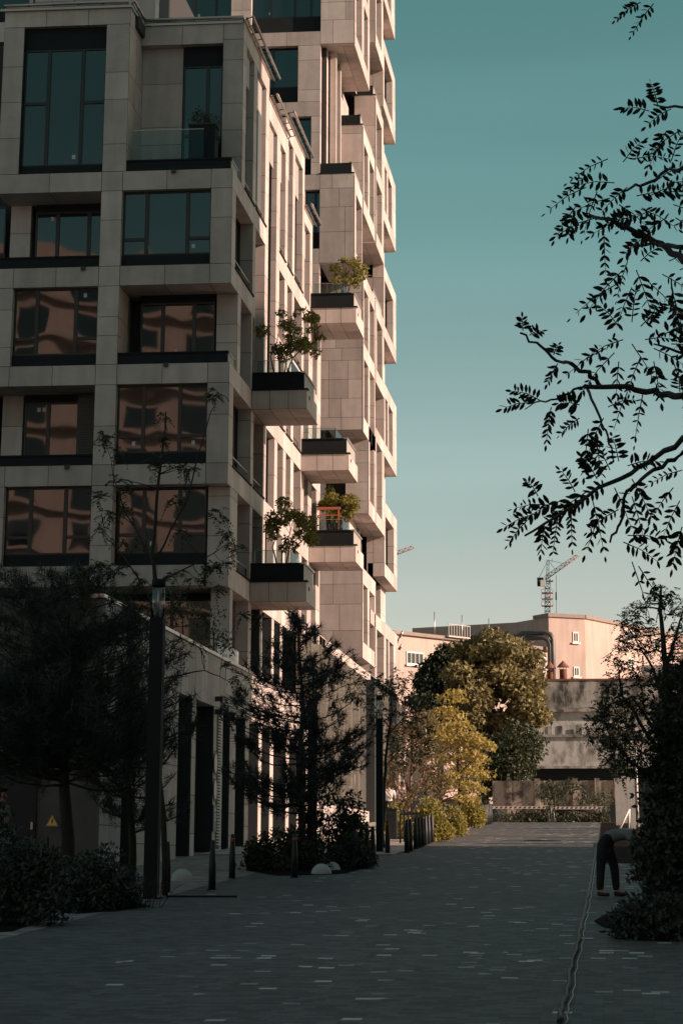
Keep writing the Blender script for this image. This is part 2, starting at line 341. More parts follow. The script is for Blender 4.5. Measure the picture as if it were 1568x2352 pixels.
# ---- street side openings: generic storey
def storey(b,fr,parent,u0,u1,v0,v1,ops,th=.7,m='stone',rail=True):
    """piers between the openings of one storey; ops=(ua,ub,depth,kind)"""
    x=u0
    for o in sorted(ops):
        if o[0]-x>.02: b.stone(fr,x,o[0],v0,v1,0,th,m=m)
        x=o[1]
    if u1-x>.02: b.stone(fr,x,u1,v0,v1,0,th,m=m)
    for o in ops:
        d=o[2]; k=o[3] if len(o)>3 else 'w'
        if k=='w':
            L=o[1]-o[0]; sp=(.5,.5) if L>1.3 else (1.,)
            if L>3: sp=(.3,.4,.3)
            window(parent,fr,o[0],o[1],v0,v1,d,sp,trans={0:.5},sill=0)
        elif k=='s': b.stone(fr,o[0],o[1],v0,v1,d+.6,d+.9,faces='o',ashlar=True)    # blind recess clad in stone
        if d>th-.05 : # side walls of a deep recess
            b.stone(fr,o[0]-.3,o[0],v0,v1,th,d+.6,faces='r'); b.stone(fr,o[1],o[1]+.3,v0,v1,th,d+.6,faces='l')
def band(b,fr,u0,u1,v0,v1,th=.7,w0=0.,ju=1.25): b.stone(fr,u0,u1,v0,v1,w0,w0+th,ju=ju)
# cores that close the volumes
def core(b,x0,x1,y0,y1,z0,z1): b.box(x0,x1,y0,y1,z0,z1,M['interior'])
cr=MB()
core(cr,-40,XS-1.0,Y0+2.2,98.4,10.3,23.6); core(cr,-40,XS-.95,Y0+3.,92.5,23.6,29.3); core(cr,-40,XS-1.,92.5,95.2,23.5,27.1)
# street bands (u=Y, v=z)
band(st,FS,74.5,100.5,A[0],A[0]+BH)
band(st,FS,74.1,78.88,A[1],A[1]+BH); band(st,FS,78.9,87.6,A[1],A[1]+BH); band(st,FS,87.6,98.4,A[1],A[1]+BH)
band(st,FS,74.1,98.4,A[2],A[2]+BH)
band(st,FS,74.1,79.0,A[3],A[3]+BH); band(st,FS,84.9,92.0,A[3],A[3]+BH); band(st,FS,92.0,98.4,A[3],A[3]+BH)
band(st,FS,74.1,82.3,A[4],A[4]+BH); band(st,FS,85.0,98.4,A[4],A[4]+BH)
# storeys
storey(st,FS,block,74.62,79.4,A[0]+BH,A[1],[(76.2,78.9,.44)])
storey(st,FS,block,79.4,98.4,A[0]+BH,A[1],[(79.5,81.8,.75,'s'),(82.5,84.6,.25),(85.4,86.9,.45),(87.7,89.0,.3),(89.7,91.7,.3),(92.5,94.2,.4),(95.5,97.0,.4)])
storey(st,FS,block,Y0,79.4,A[1]+BH,A[2],[(75.0,78.85,.44)])
storey(st,FS,block,79.4,98.4,A[1]+BH,A[2],[(79.5,81.8,.55,'w'),(82.5,84.6,.22),(85.4,86.9,.5,'s'),(87.7,89.0,.5,'s'),(89.9,92.0,.5,'w'),(93.0,94.3,.4),(95.5,97.0,.4)])
storey(st,FS,block,75.6,79.3,A[2]+BH,A[3],[(76.3,78.65,.4)])
storey(st,FS,block,Y0,79.0,A[3]+BH,A[4],[(74.9,78.75,.44)])
# two storey loggia strip beside them
storey(st,FS,block,79.0,82.3,A[2]+BH,A[4],[(79.4,81.65,.6,'s')],th=.7)
storey(st,FS,block,82.3,84.9,A[2]+BH,27.98,[(82.45,84.5,.2,'w')])
st.stone(FS,84.9,85.0,A[4],28.0,0,.7)
storey(st,FS,block,84.9,98.4,A[2]+BH,A[3],[(85.4,86.9,.45,'s'),(87.7,89.0,.45,'s'),(89.7,92.0,.45),(92.7,94.3,.3),(95.6,97.1,.3)])
storey(st,FS,block,84.9,98.4,A[3]+BH,A[4],[(85.4,86.9,.45,'s'),(87.7,89.0,.45,'s'),(89.7,92.0,.45,'w'),(92.7,94.3,.3),(95.6,97.1,.3)])
storey(st,FS,block,76.0,82.3,A[4]+BH,28.85,[(76.76,78.5,.25),(79.27,81.5,.25)])
band(st,FS,76.0,82.3,28.85,29.5)
band(st,FS,82.3,86.9,27.98,28.7,w0=.0)
storey(st,FS,block,85.0,86.9,A[4]+BH,27.98,[(85.4,86.85,.25)])
storey(st,FS,block,86.9,92.6,A[4]+BH,28.83,[(87.6,88.95,.25),(89.7,92.0,.25)])
band(st,FS,86.9,92.6,28.83,29.5)
storey(st,FS,block,92.6,95.3,A[4]+BH,26.8,[(92.75,94.45,.3)])
band(st,FS,92.6,95.3,26.8,27.35)
# end walls facing the street's far end stay plain
# beige head panels of the tall windows, standing a little proud of the glass
for (a,b_,z0,z1,w) in [(76.8,78.2,27.7,28.8,.12),(79.3,81.2,27.6,28.8,.12),(82.5,84.2,26.6,27.95,.10),(85.45,86.6,26.7,27.95,.12),(87.65,88.7,27.4,28.8,.12),(89.75,91.6,27.4,28.8,.12),(92.8,94.1,25.6,26.75,.14)]:
    q=MB(); q.box(a,b_,w,w+.06,z0,z1,M['beige'],FS); q.build('shutter_box',block)
# venetian blind let down in one tall window
q=MB()
for i in range(70): q.box(80.2,81.2,.10,.16,24.2+i*.05,24.232+i*.05,M['zinc'],FS)
q.build('blind',block)
# window sills of dark metal and low guard rails on the street side
for (a,b_,z) in [(74.9,78.9,A[3]+BH),(76.7,78.9,A[4]+BH),(79.3,81.7,A[4]+BH),(75.,79.,A[1]+BH),(76.2,79,A[0]+BH),(79.5,81.9,A[0]+BH),(79.5,82,A[1]+BH),(87.7,89.2,A[3]+BH),(85.4,87.,A[4]+BH),(87.6,89.1,A[4]+BH),(89.7,92.1,A[4]+BH),(89.7,92.1,A[3]+BH),(85.4,87.1,A[2]+BH),(87.6,89.2,A[2]+BH),(89.7,91.9,A[2]+BH),(85.4,87.,A[0]+BH),(87.7,89.1,A[0]+BH),(89.7,91.9,A[0]+BH),(92.5,94.3,A[0]+BH)]:
    q=MB(); r_=MB(); q.box(a-.05,b_+.05,-.05,.05,z,z+.05,M['dark'],FS); q.build('sill',block); r_.tube([FS(a+.1,z+.42,.1),FS(b_-.1,z+.42,.1)],.03,M['zinc']); 
    for k in (a+.12,b_-.12): r_.tube([FS(k,z,.1),FS(k,z+.42,.1)],.02,M['dark'])
    r_.build('guard_rail',block)
# ---- gutters: double pipe on brackets along the roof edges
def gutter(p0,p1,parent,out):
    g=MB(); p0=Vector(p0); p1=Vector(p1); o=Vector(out); L=(p1-p0).length; n=max(2,int(L/.75))
    g.tube([p0+o*.10+Vector((0,0,.10)),p1+o*.10+Vector((0,0,.10))],.045,M['zinc']); g.tube([p0+o*.30+Vector((0,0,.16)),p1+o*.30+Vector((0,0,.16))],.05,M['zinc'])
    for i in range(n+1):
        c=p0+(p1-p0)*(i/n); g.tube([c,c+o*.12+Vector((0,0,.09)),c+o*.32+Vector((0,0,.13))],.02,M['dark'],4)
    c=(p0+p1)/2
    g.build('gutter',parent)
for a,b_,z in [(76.,82.8,29.5),(82.2,87.3,28.7),(86.8,93.,29.5),(92.5,95.7,27.35)]:
    gutter((XS,a,z),(XS,b_,z),block,(1,0,0)); q=MB(); q.box(a-.03,b_-.4,-.06,.5,z,z+.05,M['zinc'],FS); q.build('roof_edge',block)
# ---- FRONT of the block
def pier(b,fr,u0,u1,v0,v1,w0=0.,th=.5,jv=1.6,faces='olrbt'): b.stone(fr,u0,u1,v0,v1,w0,w0+th,ju=3,jv=jv,faces=faces)
PC=(-16.22,-15.52); PR=(-12.58,XS); PL=(-19.72,-19.02); RD=1.5      # piers and recess depth
# bands full width (they keep the corner, the street bands start behind them)
for k,z in enumerate(A):
    x0=-27.5 if k<4 else -19.72
    st.stone(FA,x0,PC[0],z,z+BH,0,2.3,ju=1.45,faces='olbt'); st.stone(FA,PC[0],PC[1],z,z+BH,0,2.3,faces='obt'); st.stone(FA,PC[1],XS-.70,z,z+BH,0,2.3,ju=1.45,faces='obt')
# k=0 storey (above band0): both bays, right one slightly recessed
def bay_flush(z0,z1,x0,x1,sill=.38,tr=.55,head=0,w=.22,sp=(.27,.46,.27)): window(block,FA,x0,x1,z0,z1,w,sp,trans={0:tr,2:tr},sill=sill,head=head)
def bay_deep(z0,z1,x0,x1,glass0,glass1,louv=False):
    """window set back behind the band with pieces of wall either side"""
    w=RD
    window(block,FA,glass0,glass1,z0,z1,w,(.3,.42,.28),sill=.42,head=.25)
# storeys: 0:z A0..A1  1:A1..A2  2:A2..A3  3:A3..A4
# centre pier all the way
for k in range(4): pier(st,FA,*PC,A[k]+BH,A[k+1])
pass                         # flush right pier (upper storeys 2 and 4)

pier(st,FA,*PL,A[0]+BH,A[1]); pier(st,FA,*PL,A[2]+BH,A[3])
st.stone(FA,-19.6,-18.9,A[1]+BH,A[2],RD,RD+.6,ju=3,faces='or'); st.stone(FA,-19.6,-18.9,A[3]+BH,A[4],RD,RD+.6,ju=3,faces='or')
bay_flush(A[0]+BH,A[1],PL[1],PC[0],sp=(.29,.40,.31)); window(block,FA,PC[1]+.03,-12.62,A[0]+BH,A[1],.55,(.3,.4,.3),trans={0:.6,2:.6},sill=.42)
bay_flush(A[1]+BH,A[2],PC[1],PR[0],sp=(.29,.4,.31)); bay_deep(A[1]+BH,A[2],PL[0],PC[0],-18.85,PC[0])
bay_flush(A[2]+BH,A[3],PL[1],PC[0]); bay_deep(A[2]+BH,A[3],PC[1],PR[0],-15.1,-12.62)
bay_flush(A[3]+BH,A[4],PC[1],PR[0]); bay_deep(A[3]+BH,A[4],PL[0],PC[0],-18.75,PC[0])
# inner cheek walls of the recesses
for (x,k) in ((PC[1],2),(PC[0],3),(PC[0],1)): 
    st.stone(FA,x-.25 if x==PC[1] else x,x if x==PC[1] else x+.25,A[k]+BH,A[k+1],.5,RD+.5,faces='lr')
# black louvred panel in the deep left bay
q=MB(); q.box(-17.05,-16.25,RD-.25,RD-.15,A[1]+BH+.3,A[2]-.02,M['frame'],FA)
for i in range(26): q.box(-16.98,-16.32,RD-.29,RD-.25,A[1]+BH+.4+i*.08,A[1]+BH+.44+i*.08,M['louvre'],FA)
q.build('louvre_panel',block)
# dark parapet copings over the protruding bands
def coping(x0,x1,z,h=.38,y0=Y0+.05,ret=True):
    q=MB(); q.box(x0,x1,y0,y0+.14,z,z+h,M['dark']); q.box(x0-.03,x1+.03,y0-.04,y0+.20,z+h,z+h+.05,M['dark'])
    if ret: q.box(x1-.14,x1,y0+.14,Y0+RD,z,z+h,M['beige']); q.box(x1-.18,x1+.03,y0+.2,Y0+RD+.1,z+h,z+h+.05,M['zinc'])
    q.build('parapet_coping',block)
coping(PC[1],XS-.08,A[2]+BH,.33); coping(-27.3,PC[0]-.02,A[3]+BH,.33,ret=False); coping(-27.3,PC[0]-.02,A[1]+BH,.3,ret=False); coping(PC[1],XS-.08,A[4]+BH,.33)
# far left bay, running off the picture
for k,deep in ((0,1),(1,0),(2,1),(3,0)):
    w=RD if deep else .25
    if k in(1,3): w=RD+.0
    window(block,FA,-24.2,-19.75,A[k]+BH,A[k+1],w,(.3,.4,.3),sill=.4)
    st.stone(FA,-27.5,-24.2,A[k]+BH,A[k+1],w,w+.5,faces='or')
# upper left: protruding tall bay
zt=28.85
st.stone(FA,PL[0],PL[1],A[4]+BH,zt,0,.5,ju=3,faces='ol'); st.stone(FA,PC[0],-15.42,A[4]+BH,zt,0,3.4,ju=3,faces='or'); st.stone(FA,PL[0],-15.42,zt,29.42,0,3.4,ju=1.35)
window(block,FA,PL[1],PC[0],A[4]+BH,zt,.22,(.30,.41,.29),trans={0:2.2,2:2.2},sill=.3,head=.75)
q=MB(); q.box(PL[0]-.15,-15.36,Y0-.1,Y0+3.,29.42,29.5,M['zinc']); q.build('roof_edge',block)
gutter((PL[0],Y0,29.45),(-15.5,Y0,29.45),block,(0,-.4,0)); gutter((-15.42,Y0,29.5),(-15.42,Y0+2.4,29.5),block,(.4,0,0))
# upper right: set back
FB=fr_front(76.0)
st.stone(FB,-15.42,-14.0,A[4]+BH,28.72,.35,.9,faces='o',ashlar=True); st.stone(FB,-15.42,XS-.7,28.72,29.42,0,.7,ju=1.5)
window(block,FB,-13.98,-12.62,A[4]+BH-.02,28.72,.3,(.62,.38),trans={0:1.85},head=.7)
q=MB(); q.box(-15.4,XS-.02,75.93,76.3,29.42,29.5,M['zinc']); q.build('roof_edge',block); gutter((-15.3,76.,29.45),(XS,76.,29.45),block,(0,-.4,0))
# glass guard on the terrace
q=MB(); q.box(-15.3,-12.9,Y0+.25,Y0+.27,A[4]+BH+.4,A[4]+BH+1.45,M['rail']); q.box(-15.3,-12.9,Y0+.245,Y0+.275,A[4]+BH+1.45,A[4]+BH+1.47,M['zinc']); q.build('glass_guard',block)
# left wing behind the far left bay
FW=fr_front(78.)
for i in range(5):
    z=24.+i*3.25; st.stone(FW,-27.5,-19.8,z-.75,z,0,.6); window(block,FW,-24.5,-19.9,z,z+2.5,.3,(.3,.4,.3),sill=.5); 
st.stone(FW,-19.9,-19.75,23.2,39,0,.6)
core(cr,-40,-19.7,78.6,92,23.5,39)
# set back top storey
FT=fr_front(77.6); st.stone(FT,-19.6,-15.3,29.5,33.5,0,.8); core(cr,-19.5,-15.4,78.3,90,29.3,33.4); core(cr,-19.5,-15.3,74.9,78,29.,29.4)
# small dark wall lamps under the parapets
q=MB()
for x,z in [(-13.9,A[4]+BH-.12),(-16.8,A[3]+BH-.12),(-14.0,A[2]+BH-.12),(-17.1,A[1]+BH-.12)]: q.box(x,x+.14,Y0-.1,Y0-.001,z,z+.12,M['frame'])
q.build('wall_lamp',block)
# ---- BALCONIES on the street side (they jut out 1.9 m)
def balcony(y0,y1,z,parent,front='dark'):
    b=MB(); XO=-10.0; b.stone(fr_front(y0),XS+.012,XO,z,z+.65,0,y1-y0,ju=.72,faces='orbt'); o=b.build('balcony',parent)
    p=MB(); p.box(XS+.02,XO-.10,y0+.06,y0+.16,z+.66,z+1.24,M['dark']); p.box(XO-.16,XO-.10,y0+.16,y1-.1,z+.66,z+1.24,M['beige']); p.box(XO-.2,XO-.04,y0+.02,y1-.1,z+1.24,z+1.29,M['zinc'])
    p.box(XS+.02,XO-.2,y0+.02,y0+.2,z+1.24,z+1.28,M['dark']); p.box(XS+.02,XO+.05,y0-.04,y0+.22,z+.651,z+.70,M['dark']); p.build('parapet',o)
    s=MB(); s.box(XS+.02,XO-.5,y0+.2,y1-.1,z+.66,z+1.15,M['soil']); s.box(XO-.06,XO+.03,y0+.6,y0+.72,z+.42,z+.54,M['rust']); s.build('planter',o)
    g=MB(); g.box(XS+.12,XO-.55,y0+.24,y0+.26,z+1.25,z+1.72,M['rail']); g.box(XO-.57,XO-.55,y0+.26,y1-.3,z+1.25,z+1.72,M['rail']); g.box(XS+.12,XO-.54,y0+.235,y0+.265,z+1.72,z+1.735,M['zinc']); g.build('glass_guard',o)
    return o
balcony(78.9,82.1,16.6,block); balcony(79.1,81.9,10.2,block); balcony(92.1,95.4,16.6,block); balcony(94.7,97.9,23.05,block); balcony(94.7,97.7,13.37,block)
# red wooden frame on the third balcony
q=MB()
for x in (-11.5,-10.75): q.box(x,x+.05,95.0,95.05,14.5,15.6,M['redwood'])
q.box(-11.55,-10.65,94.99,95.06,15.5,15.6,M['redwood']); q.box(-11.55,-10.65,94.99,95.06,15.25,15.29,M['redwood'])
tag(q.build('wooden_frame'),'small orange red frame standing on the lower far balcony beside a tree','frame')
# ---- recessed storey between podium and block
FR_=fr_front(76.3)
q=MB(); q.box(-40,XS-.7,76.3,76.4,7.0,10.2,M['glass']); 
o=MB(); 
for x in (-40,-36,-32,-28,-24,-21,-18.5,-16.2,-14.0,-12.66): o.box(x,x+.08,76.2,76.32,7.4,10.2,M['frame'])
w_=o.build('window_wall',block); q.build('pane',w_)
st.stone(FS,74.9,75.5,7.3,10.2,0,.6); core(cr,-40,XS-.8,77,98,3,10.25)
o=MB()
for a in (81.5,84.4,86.6,88.5,91.4,94.0,96.5): 
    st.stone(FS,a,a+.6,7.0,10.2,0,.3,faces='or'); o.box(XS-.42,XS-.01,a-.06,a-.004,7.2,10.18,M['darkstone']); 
for a,b_ in ((75.6,78.8),(79.6,81.4),(82.2,84.3),(85.1,86.5),(87.3,88.4),(89.2,91.3),(92.1,93.9),(94.7,96.4)):
    o.box(a,b_,.42,.5,7.1,10.2,M['glass'],FS)
st.stone(FS,78.8,79.5,7.,10.2,0,.5); o.build('glazing_strip',block)
cr.build('core',block)
st.build('wall',block)
# ================================================================== PODIUM
pod=thing('podium_building','low dark podium before the apartment block with tall slots and pale parapet','building')
XP=-10.92; FP=fr_side(XP); b=MB()
def P1(zx): return (400+zx*.4252)/1.7417
def yp(px,py=1700): return float(aX(px,py,XP)[1])
b.stone(FP,51.4,88.2,6.05,7.42,0,.6,ju=1.0,faces='olrbt')
q=MB(); q.box(51.3,88.3,-.05,.66,7.42,7.5,M['zinc'],FP); q.build('parapet_coping',pod)
ops=[(53.6,56.7,'w'),(63.6,66.6,'d'),(67.7,70.0-0.9,'d')]
# piers and slots measured along the street
slots=[]
for a,c,k in ((218,345,'win'),(735,862,'d'),(902,1068,'d'),(1155,1222,'d')): slots.append((yp(P1(a)),yp(P1(c)),k))
slots+= [(yp(541.5),yp(563.),'d'),(yp(572.),yp(594.),'d'),(yp(601.),yp(620.),'d'),(yp(628.),yp(657.),'d'),(yp(664.),yp(682.),'d'),(yp(686.),yp(701.),'d')]
x=51.4; slots.sort(); dk=MB(); fixed=[]
for s in slots:
    a,c,k=s; 
    if a<x+.1: a=x+.25
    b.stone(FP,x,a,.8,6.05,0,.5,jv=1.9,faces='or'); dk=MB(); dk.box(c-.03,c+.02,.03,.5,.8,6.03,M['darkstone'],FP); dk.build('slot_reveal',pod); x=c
    dk=MB(); dk.box(a-.02,c+.02,.45,.55,.8,6.05,M['darkstone'] if k=='d' else M['glass'],FP); dk.build('tall_slot',pod)
b.stone(FP,x,88.2,.8,6.05,0,.5,faces='or')
# louvred ventilation strip by the garage door
a0,a1=yp(P1(1098)),yp(P1(1133))
lv=MB(); lv.box(a0,a1,-.012,-.006,2.3,5.95,M['black'],FP)
for i in range(44): lv.box(a0+.01,a1-.01,-.05,-.013,2.4+i*.08,2.435+i*.08,M['slat'],FP)
lv.build('louvre',pod)
# low louvre under the first window
a0,a1=yp(P1(222)),yp(P1(338)); lv=MB(); lv.box(a0,a1,-.03,.0,3.55,3.68,M['slat'],FP); 
for i in range(16): lv.box(a0,a0+(a1-a0)*.55,.3,.4,2.0+i*.09,2.05+i*.09,M['slat'],FP)
lv.build('louvre',pod)
# front of the podium (faces the camera), dark louvres and a plain wall with a door
FQ=fr_front(51.4); 
b.box(-40,XP-.5,51.7,88,.5,7.35,M['interior'])
M['podwall']=mat('dark_render',(.10,.085,.075),.8,noise=.15,nscale=2,bump=.2)
f=MB(); f.box(-14.6,XP+.003,51.385,51.7,.9,7.42,M['podwall']); f.box(-40,-14.6,51.45,51.7,.9,7.42,M['dark']); f.build('wall',pod)
f=MB()
for i in range(62): f.box(-22,-14.7,51.36,51.44,1.75+i*.09,1.80+i*.09,M['louvre'])
for x in (-22,-19.2,-16.95,-14.72): f.box(x,x+.08,51.33,51.45,1.6,7.4,M['dark'])
f.build('louvre_wall',pod)
f=MB(); f.box(-13.1,-12.2,51.33,51.399,1.5,3.85,M['black']); f.box(-12.3,-12.25,51.29,51.33,2.6,2.75,M['zinc']); f.build('door',pod)
f=MB(); f.box(-13.0,-12.7,51.3,51.39,4.2,4.28,M['slat']); f.build('wall_lamp',pod)
b.build('stone_wall',pod)
# glass guard on the podium edge
q=MB(); q.box(67.5,71.5,.12,.14,7.5,7.95,M['rail'],FP); q.build('glass_guard',pod)
# parking signs on the pier beside the garage: two round prohibition signs and a P
def flat_text(txt,size,loc,rot,m,parent,name='lettering',ext=.002):
    c=bpy.data.curves.new(name,'FONT'); c.body=txt; c.size=size; c.extrude=ext; c.align_x='CENTER'; c.align_y='CENTER'; c.materials.append(m)
    o=bpy.data.objects.new(name,c); COL.objects.link(o); o.location=loc; o.rotation_euler=rot
    bpy.context.view_layer.update(); me=bpy.data.meshes.new_from_object(o.evaluated_get(bpy.context.evaluated_depsgraph_get())); mo=bpy.data.objects.new(name,me); COL.objects.link(mo); mo.location=loc; mo.rotation_euler=rot; bpy.data.objects.remove(o)
    if parent: mo.parent=parent
    return mo
ys=yp(P1(1084)); 
def disc(b_,c,r,m,x,n=24,r0=0.):
    pts=[(x,c[0]+r*math.cos(2*math.pi*i/n),c[1]+r*math.sin(2*math.pi*i/n)) for i in range(n)]; b_.poly(pts,m)
for k,(z,lab) in enumerate(((4.55,'upper round red rimmed white traffic sign beside the garage opening'),(3.85,'lower round red rimmed white traffic sign above the blue parking sign'))):
    s=MB(); X=XP+.03
    for r,m,dx in ((.31,M['red'],0),(.25,M['white'],.004)):
        pts=[(X+dx,ys+r*math.cos(2*math.pi*i/24),z+r*math.sin(2*math.pi*i/24)) for i in range(24)]; s.poly(pts,m)
    s.tube([(XP,ys,z),(X-.002,ys,z)],.05,M['zinc']); tag(s.build('traffic_sign'),lab,'traffic sign')
s=MB(); s.box(XP+.01,XP+.03,ys-.28,ys+.28,2.75,3.45,M['blue']); s.box(XP+.031,XP+.034,ys-.25,ys+.25,2.78,3.42,M['blue']); ps=tag(s.build('parking_sign'),'blue parking sign with a white P on the pier by the garage','sign')
t=flat_text('P',.5,(XP+.037,ys,3.03),(R(90),0,R(90)),M['white'],ps)
s=MB(); s.poly([(XP+.038,ys-.17,3.28),(XP+.038,ys+.17,3.28),(XP+.038,ys,3.4)],M['white']); s.build('roof_mark',ps)
# security camera pair under the parapet
s=MB(); yc=yp(P1(1086),1610)
for z in (5.85,6.2): s.box(XP+.001,XP+.22,yc-.06,yc+.06,z,z+.13,M['frame'])
tag(s.build('wall_lamp'),'pair of small black lamps on the parapet band above the garage','lamp')
# ================================================================== TOWER
tw=thing('apartment_tower','tall stone tower with stepped corner boxes behind the block, rising out of view','tower')
st=MB(); cr=MB()
T=[11.35,14.98,18.6,22.31,26.04,29.77,33.5,37.25,41.0,44.75,48.5,52.2,56.,59.8]
TF=fr_front(111.4); XC=-13.55
# front wall by storeys, x to XC, windows measured on it
def xf(px,py=300): return float(aY(px,py,111.4)[0])
fr=[ # (storey index, [(x0,x1)])
 (9,[(xf(410,20),xf(531,20)),(xf(577,40),xf(763,40))]),
 (8,[(xf(490,150),xf(545,150)),(xf(590,150),xf(684,150))]),
 (7,[(xf(560,330),xf(600,330)),(xf(645,330),xf(714,330))]),
 (6,[(xf(560,480),xf(600,480)),(xf(690,480),xf(761,480))]),]
tops={9:[(1.75,)]}
zl=[ (29.77,30.5),(33.47,34.24),(37.24,38.0),(40.95,41.68),(44.6,45.3),(48.3,49.)]
def rowwin(z0,z1,wins,x0,x1):
    x=x0
    for a,c in wins:
        if a-x>.05: st.stone(TF,x,a,z0,z1,0,.5,ashlar=True)
        L=c-a; sp=(.38,.62) if L<2.5 else (.3,.4,.3)
        if L>3.6: sp=(.24,.29,.2,.27)
        window(tw,TF,a,c,z0,z1,.3,sp,sill=.85); x=c
    st.stone(TF,x,x1,z0,z1,0,.5,ashlar=True)
for z0,z1 in zl: st.stone(TF,-34,XC,z0,z1,0,.5,ju=1.75)
rowwin(30.5,33.47,[(xf(700,480)-0,xf(761,480))],-34,XC)
rowwin(34.24,37.24,[(xf(560,330),xf(600,330)),(xf(650,330),xf(714,330))],-34,XC)
rowwin(38.0,40.95,[(xf(480,180),xf(530,180)),(xf(590,180),xf(684,180))],-34,XC)
rowwin(41.68,44.6,[(xf(302,20)-2,xf(360,20)),(xf(410,20),xf(531,20)),(xf(577,40),xf(763,40))],-34,XC-.0)
st.stone(TF,-34,XC,45.3,48.3,0,.5,ashlar=True); st.stone(TF,-34,XC,49,60,0,.5,ashlar=True)
st.stone(TF,-34,XC,9,29.77,0,.5,ashlar=True)
# corner wall facing front at the a/b/c/d steps. masses: (y0,y1,z0,z1,left x)
def massf(y0,y1,z0,z1,xl=XC): return st.stone(fr_front(y0),xl,XS-.0,z0,z1,0,.45,ashlar=True,faces='ob')
def boxmass(y0,y1,levels,ops,xl=XC,topcop=True,soffit=True,d=.45,kinds=None,bh=.77,front=True):
    """box jutting to the street: front face, side bands at every level, piers between the openings"""
    z0=levels[0]; z1=levels[-1]+bh
    if front: massf(y0,y1,z0,z1,xl)
    for i,z in enumerate(levels): band(st,FS,y0+.46,y1,z,z+bh,th=.6,ju=2.0)
    for i in range(len(levels)-1):
        k=(kinds[i] if kinds else 'w')
        storey(st,FS,tw,y0+.46,y1,levels[i]+bh,levels[i+1],[(a,c,d if k=='w' else .5,k) for a,c in ops[i]],th=.6)
    if soffit: # panelled underside between street and core
        st.stone(fr_front(y0+.45),xl,XS-.6,z0,z0+.25,0,y1-y0-.46,ju=.75,faces='b')
    st.stone(fr_front(y1-.3),XC,XS-.6,z0,z1,0,.28,faces='k')
    cr.box(-30,XS-.75 if not soffit else XS-1.1,y0+.5,y1-.05,z0+.26,z1-.02,M['interior'])
    if topcop: 
        q=MB(); q.box(xl+.02,XS-.12,y0+.08,y0+.2,z1,z1+.55,M['dark']); q.box(XS-.2,XS-.12,y0+.2,y1-.1,z1,z1+.55,M['beige']); q.box(XS-.24,XS-.08,y0+.05,y1,z1+.55,z1+.6,M['zinc']); q.box(xl,XS+.03,y0-.03,y0+.15,z1+.001,z1+.05,M['dark']); q.build('parapet_coping',tw)
a_,b2,c_,d_=(112.5,115.3),(116.3,118.4),(119.2,121.6),(123.0,126.0)
boxmass(111.4,115.5,[T[5],T[6]],[[a_]],topcop=True)
boxmass(115.5,122.0,[T[3],T[4]-.0,T[5]-.1],[[b2,c_],[b2,c_]],topcop=False,kinds=['s','w'])
boxmass(118.2,122.0,[T[2],T[3]],[[(119.2,121.4)]],xl=-13.0,topcop=False)
boxmass(115.5,122.0,[T[6],T[7]],[[b2,c_]],topcop=True,xl=-13.)
boxmass(115.2,122.1,[T[0],T[1]-.1],[[(116.0,118.0),(118.85,121.55)]],topcop=False,kinds=['s'],xl=-14.2)
boxmass(111.4,119.2,[T[8],T[9],T[10],T[11],T[12]],[[a_,b2]]*4,topcop=False)
boxmass(122.2,127.0,[T[6],T[7],T[8]],[[d_],[d_]],xl=-13.0)
boxmass(122.1,127.0,[T[9],T[10],T[11],T[12]],[[d_]]*3,topcop=False,xl=-13.4)
boxmass(121.9,127.0,[T[4],T[5]-.15],[[d_]],xl=-13.0,kinds=['s'])
RV=[10.15,13.35,16.5,19.75,22.95,26.2,29.47,32.77,36.08,39.37,42.65,45.98,49.2,52.5,56.,59.4]
boxmass(121.8,127.0,[RV[2]+2.1,RV[4]],[[(122.7,125.7)]],xl=-13.,topcop=False,bh=.7)
boxmass(119.0,127.0,[RV[0],RV[1]],[[(119.3,121.7),(122.7,126.5)]],xl=-13.,topcop=False,bh=.7,front=True)
# between: recessed wall on the d and lower zones
FI=fr_side(XS-1.0)
for z0,z1 in ((14.05,18.6),(23.65,26.04),(30.4,33.5),(41.8,44.75)):
    st.stone(FI,118.8,122.2,z0,z1,0,.4,faces='olr'); st.stone(FI,123.6,124.2,z0,z1,0,.4,faces='olr'); cr.box(-30,XS-1.2,119.,127.2,z0-.05,z1+.05,M['interior']); window(tw,FI,124.2,127.2,z0,z1,.2,(.5,.5))
    window(tw,FI,122.2,123.6,z0,z1,.2,(1.,))
# last bay: alternate storeys jut out
for i in range(0,15):
    z=RV[i]; z1=RV[i+1]
    if i%2==0:
        band(st,FS,127.0,134.5,z,z+.72,th=.9,ju=2.); band(st,FS,127.0,134.5,z1,z1+.75,th=.9,ju=2.)
        ops=[(127.7,129.0,.45),(129.7,132.1,.3)] if i%4==0 else [(127.6,132.6,.35)]
        storey(st,FS,tw,127.0,134.5,z+.72,z1,ops,th=.6); st.stone(fr_front(127.),XS-1.3,XS-.6,z,z1+.75,0,.4,faces='ob'); st.stone(fr_front(127.),XS-1.5,XS-.6,z,z+.2,.4,7.4,faces='b')
    else:
        FI2=fr_side(XS-.62); st.stone(FI2,131.2,134.1,z+.75,z1,0,.4,jv=3); window(tw,FI2,127.1,131.2,z+.75,z1,.25,(.34,.33,.33))
cr.box(-30,XS-.95,127,134.4,9.8,60,M['interior']); cr.box(-30,-14.,111.8,134.3,9.5,60,M['interior'])
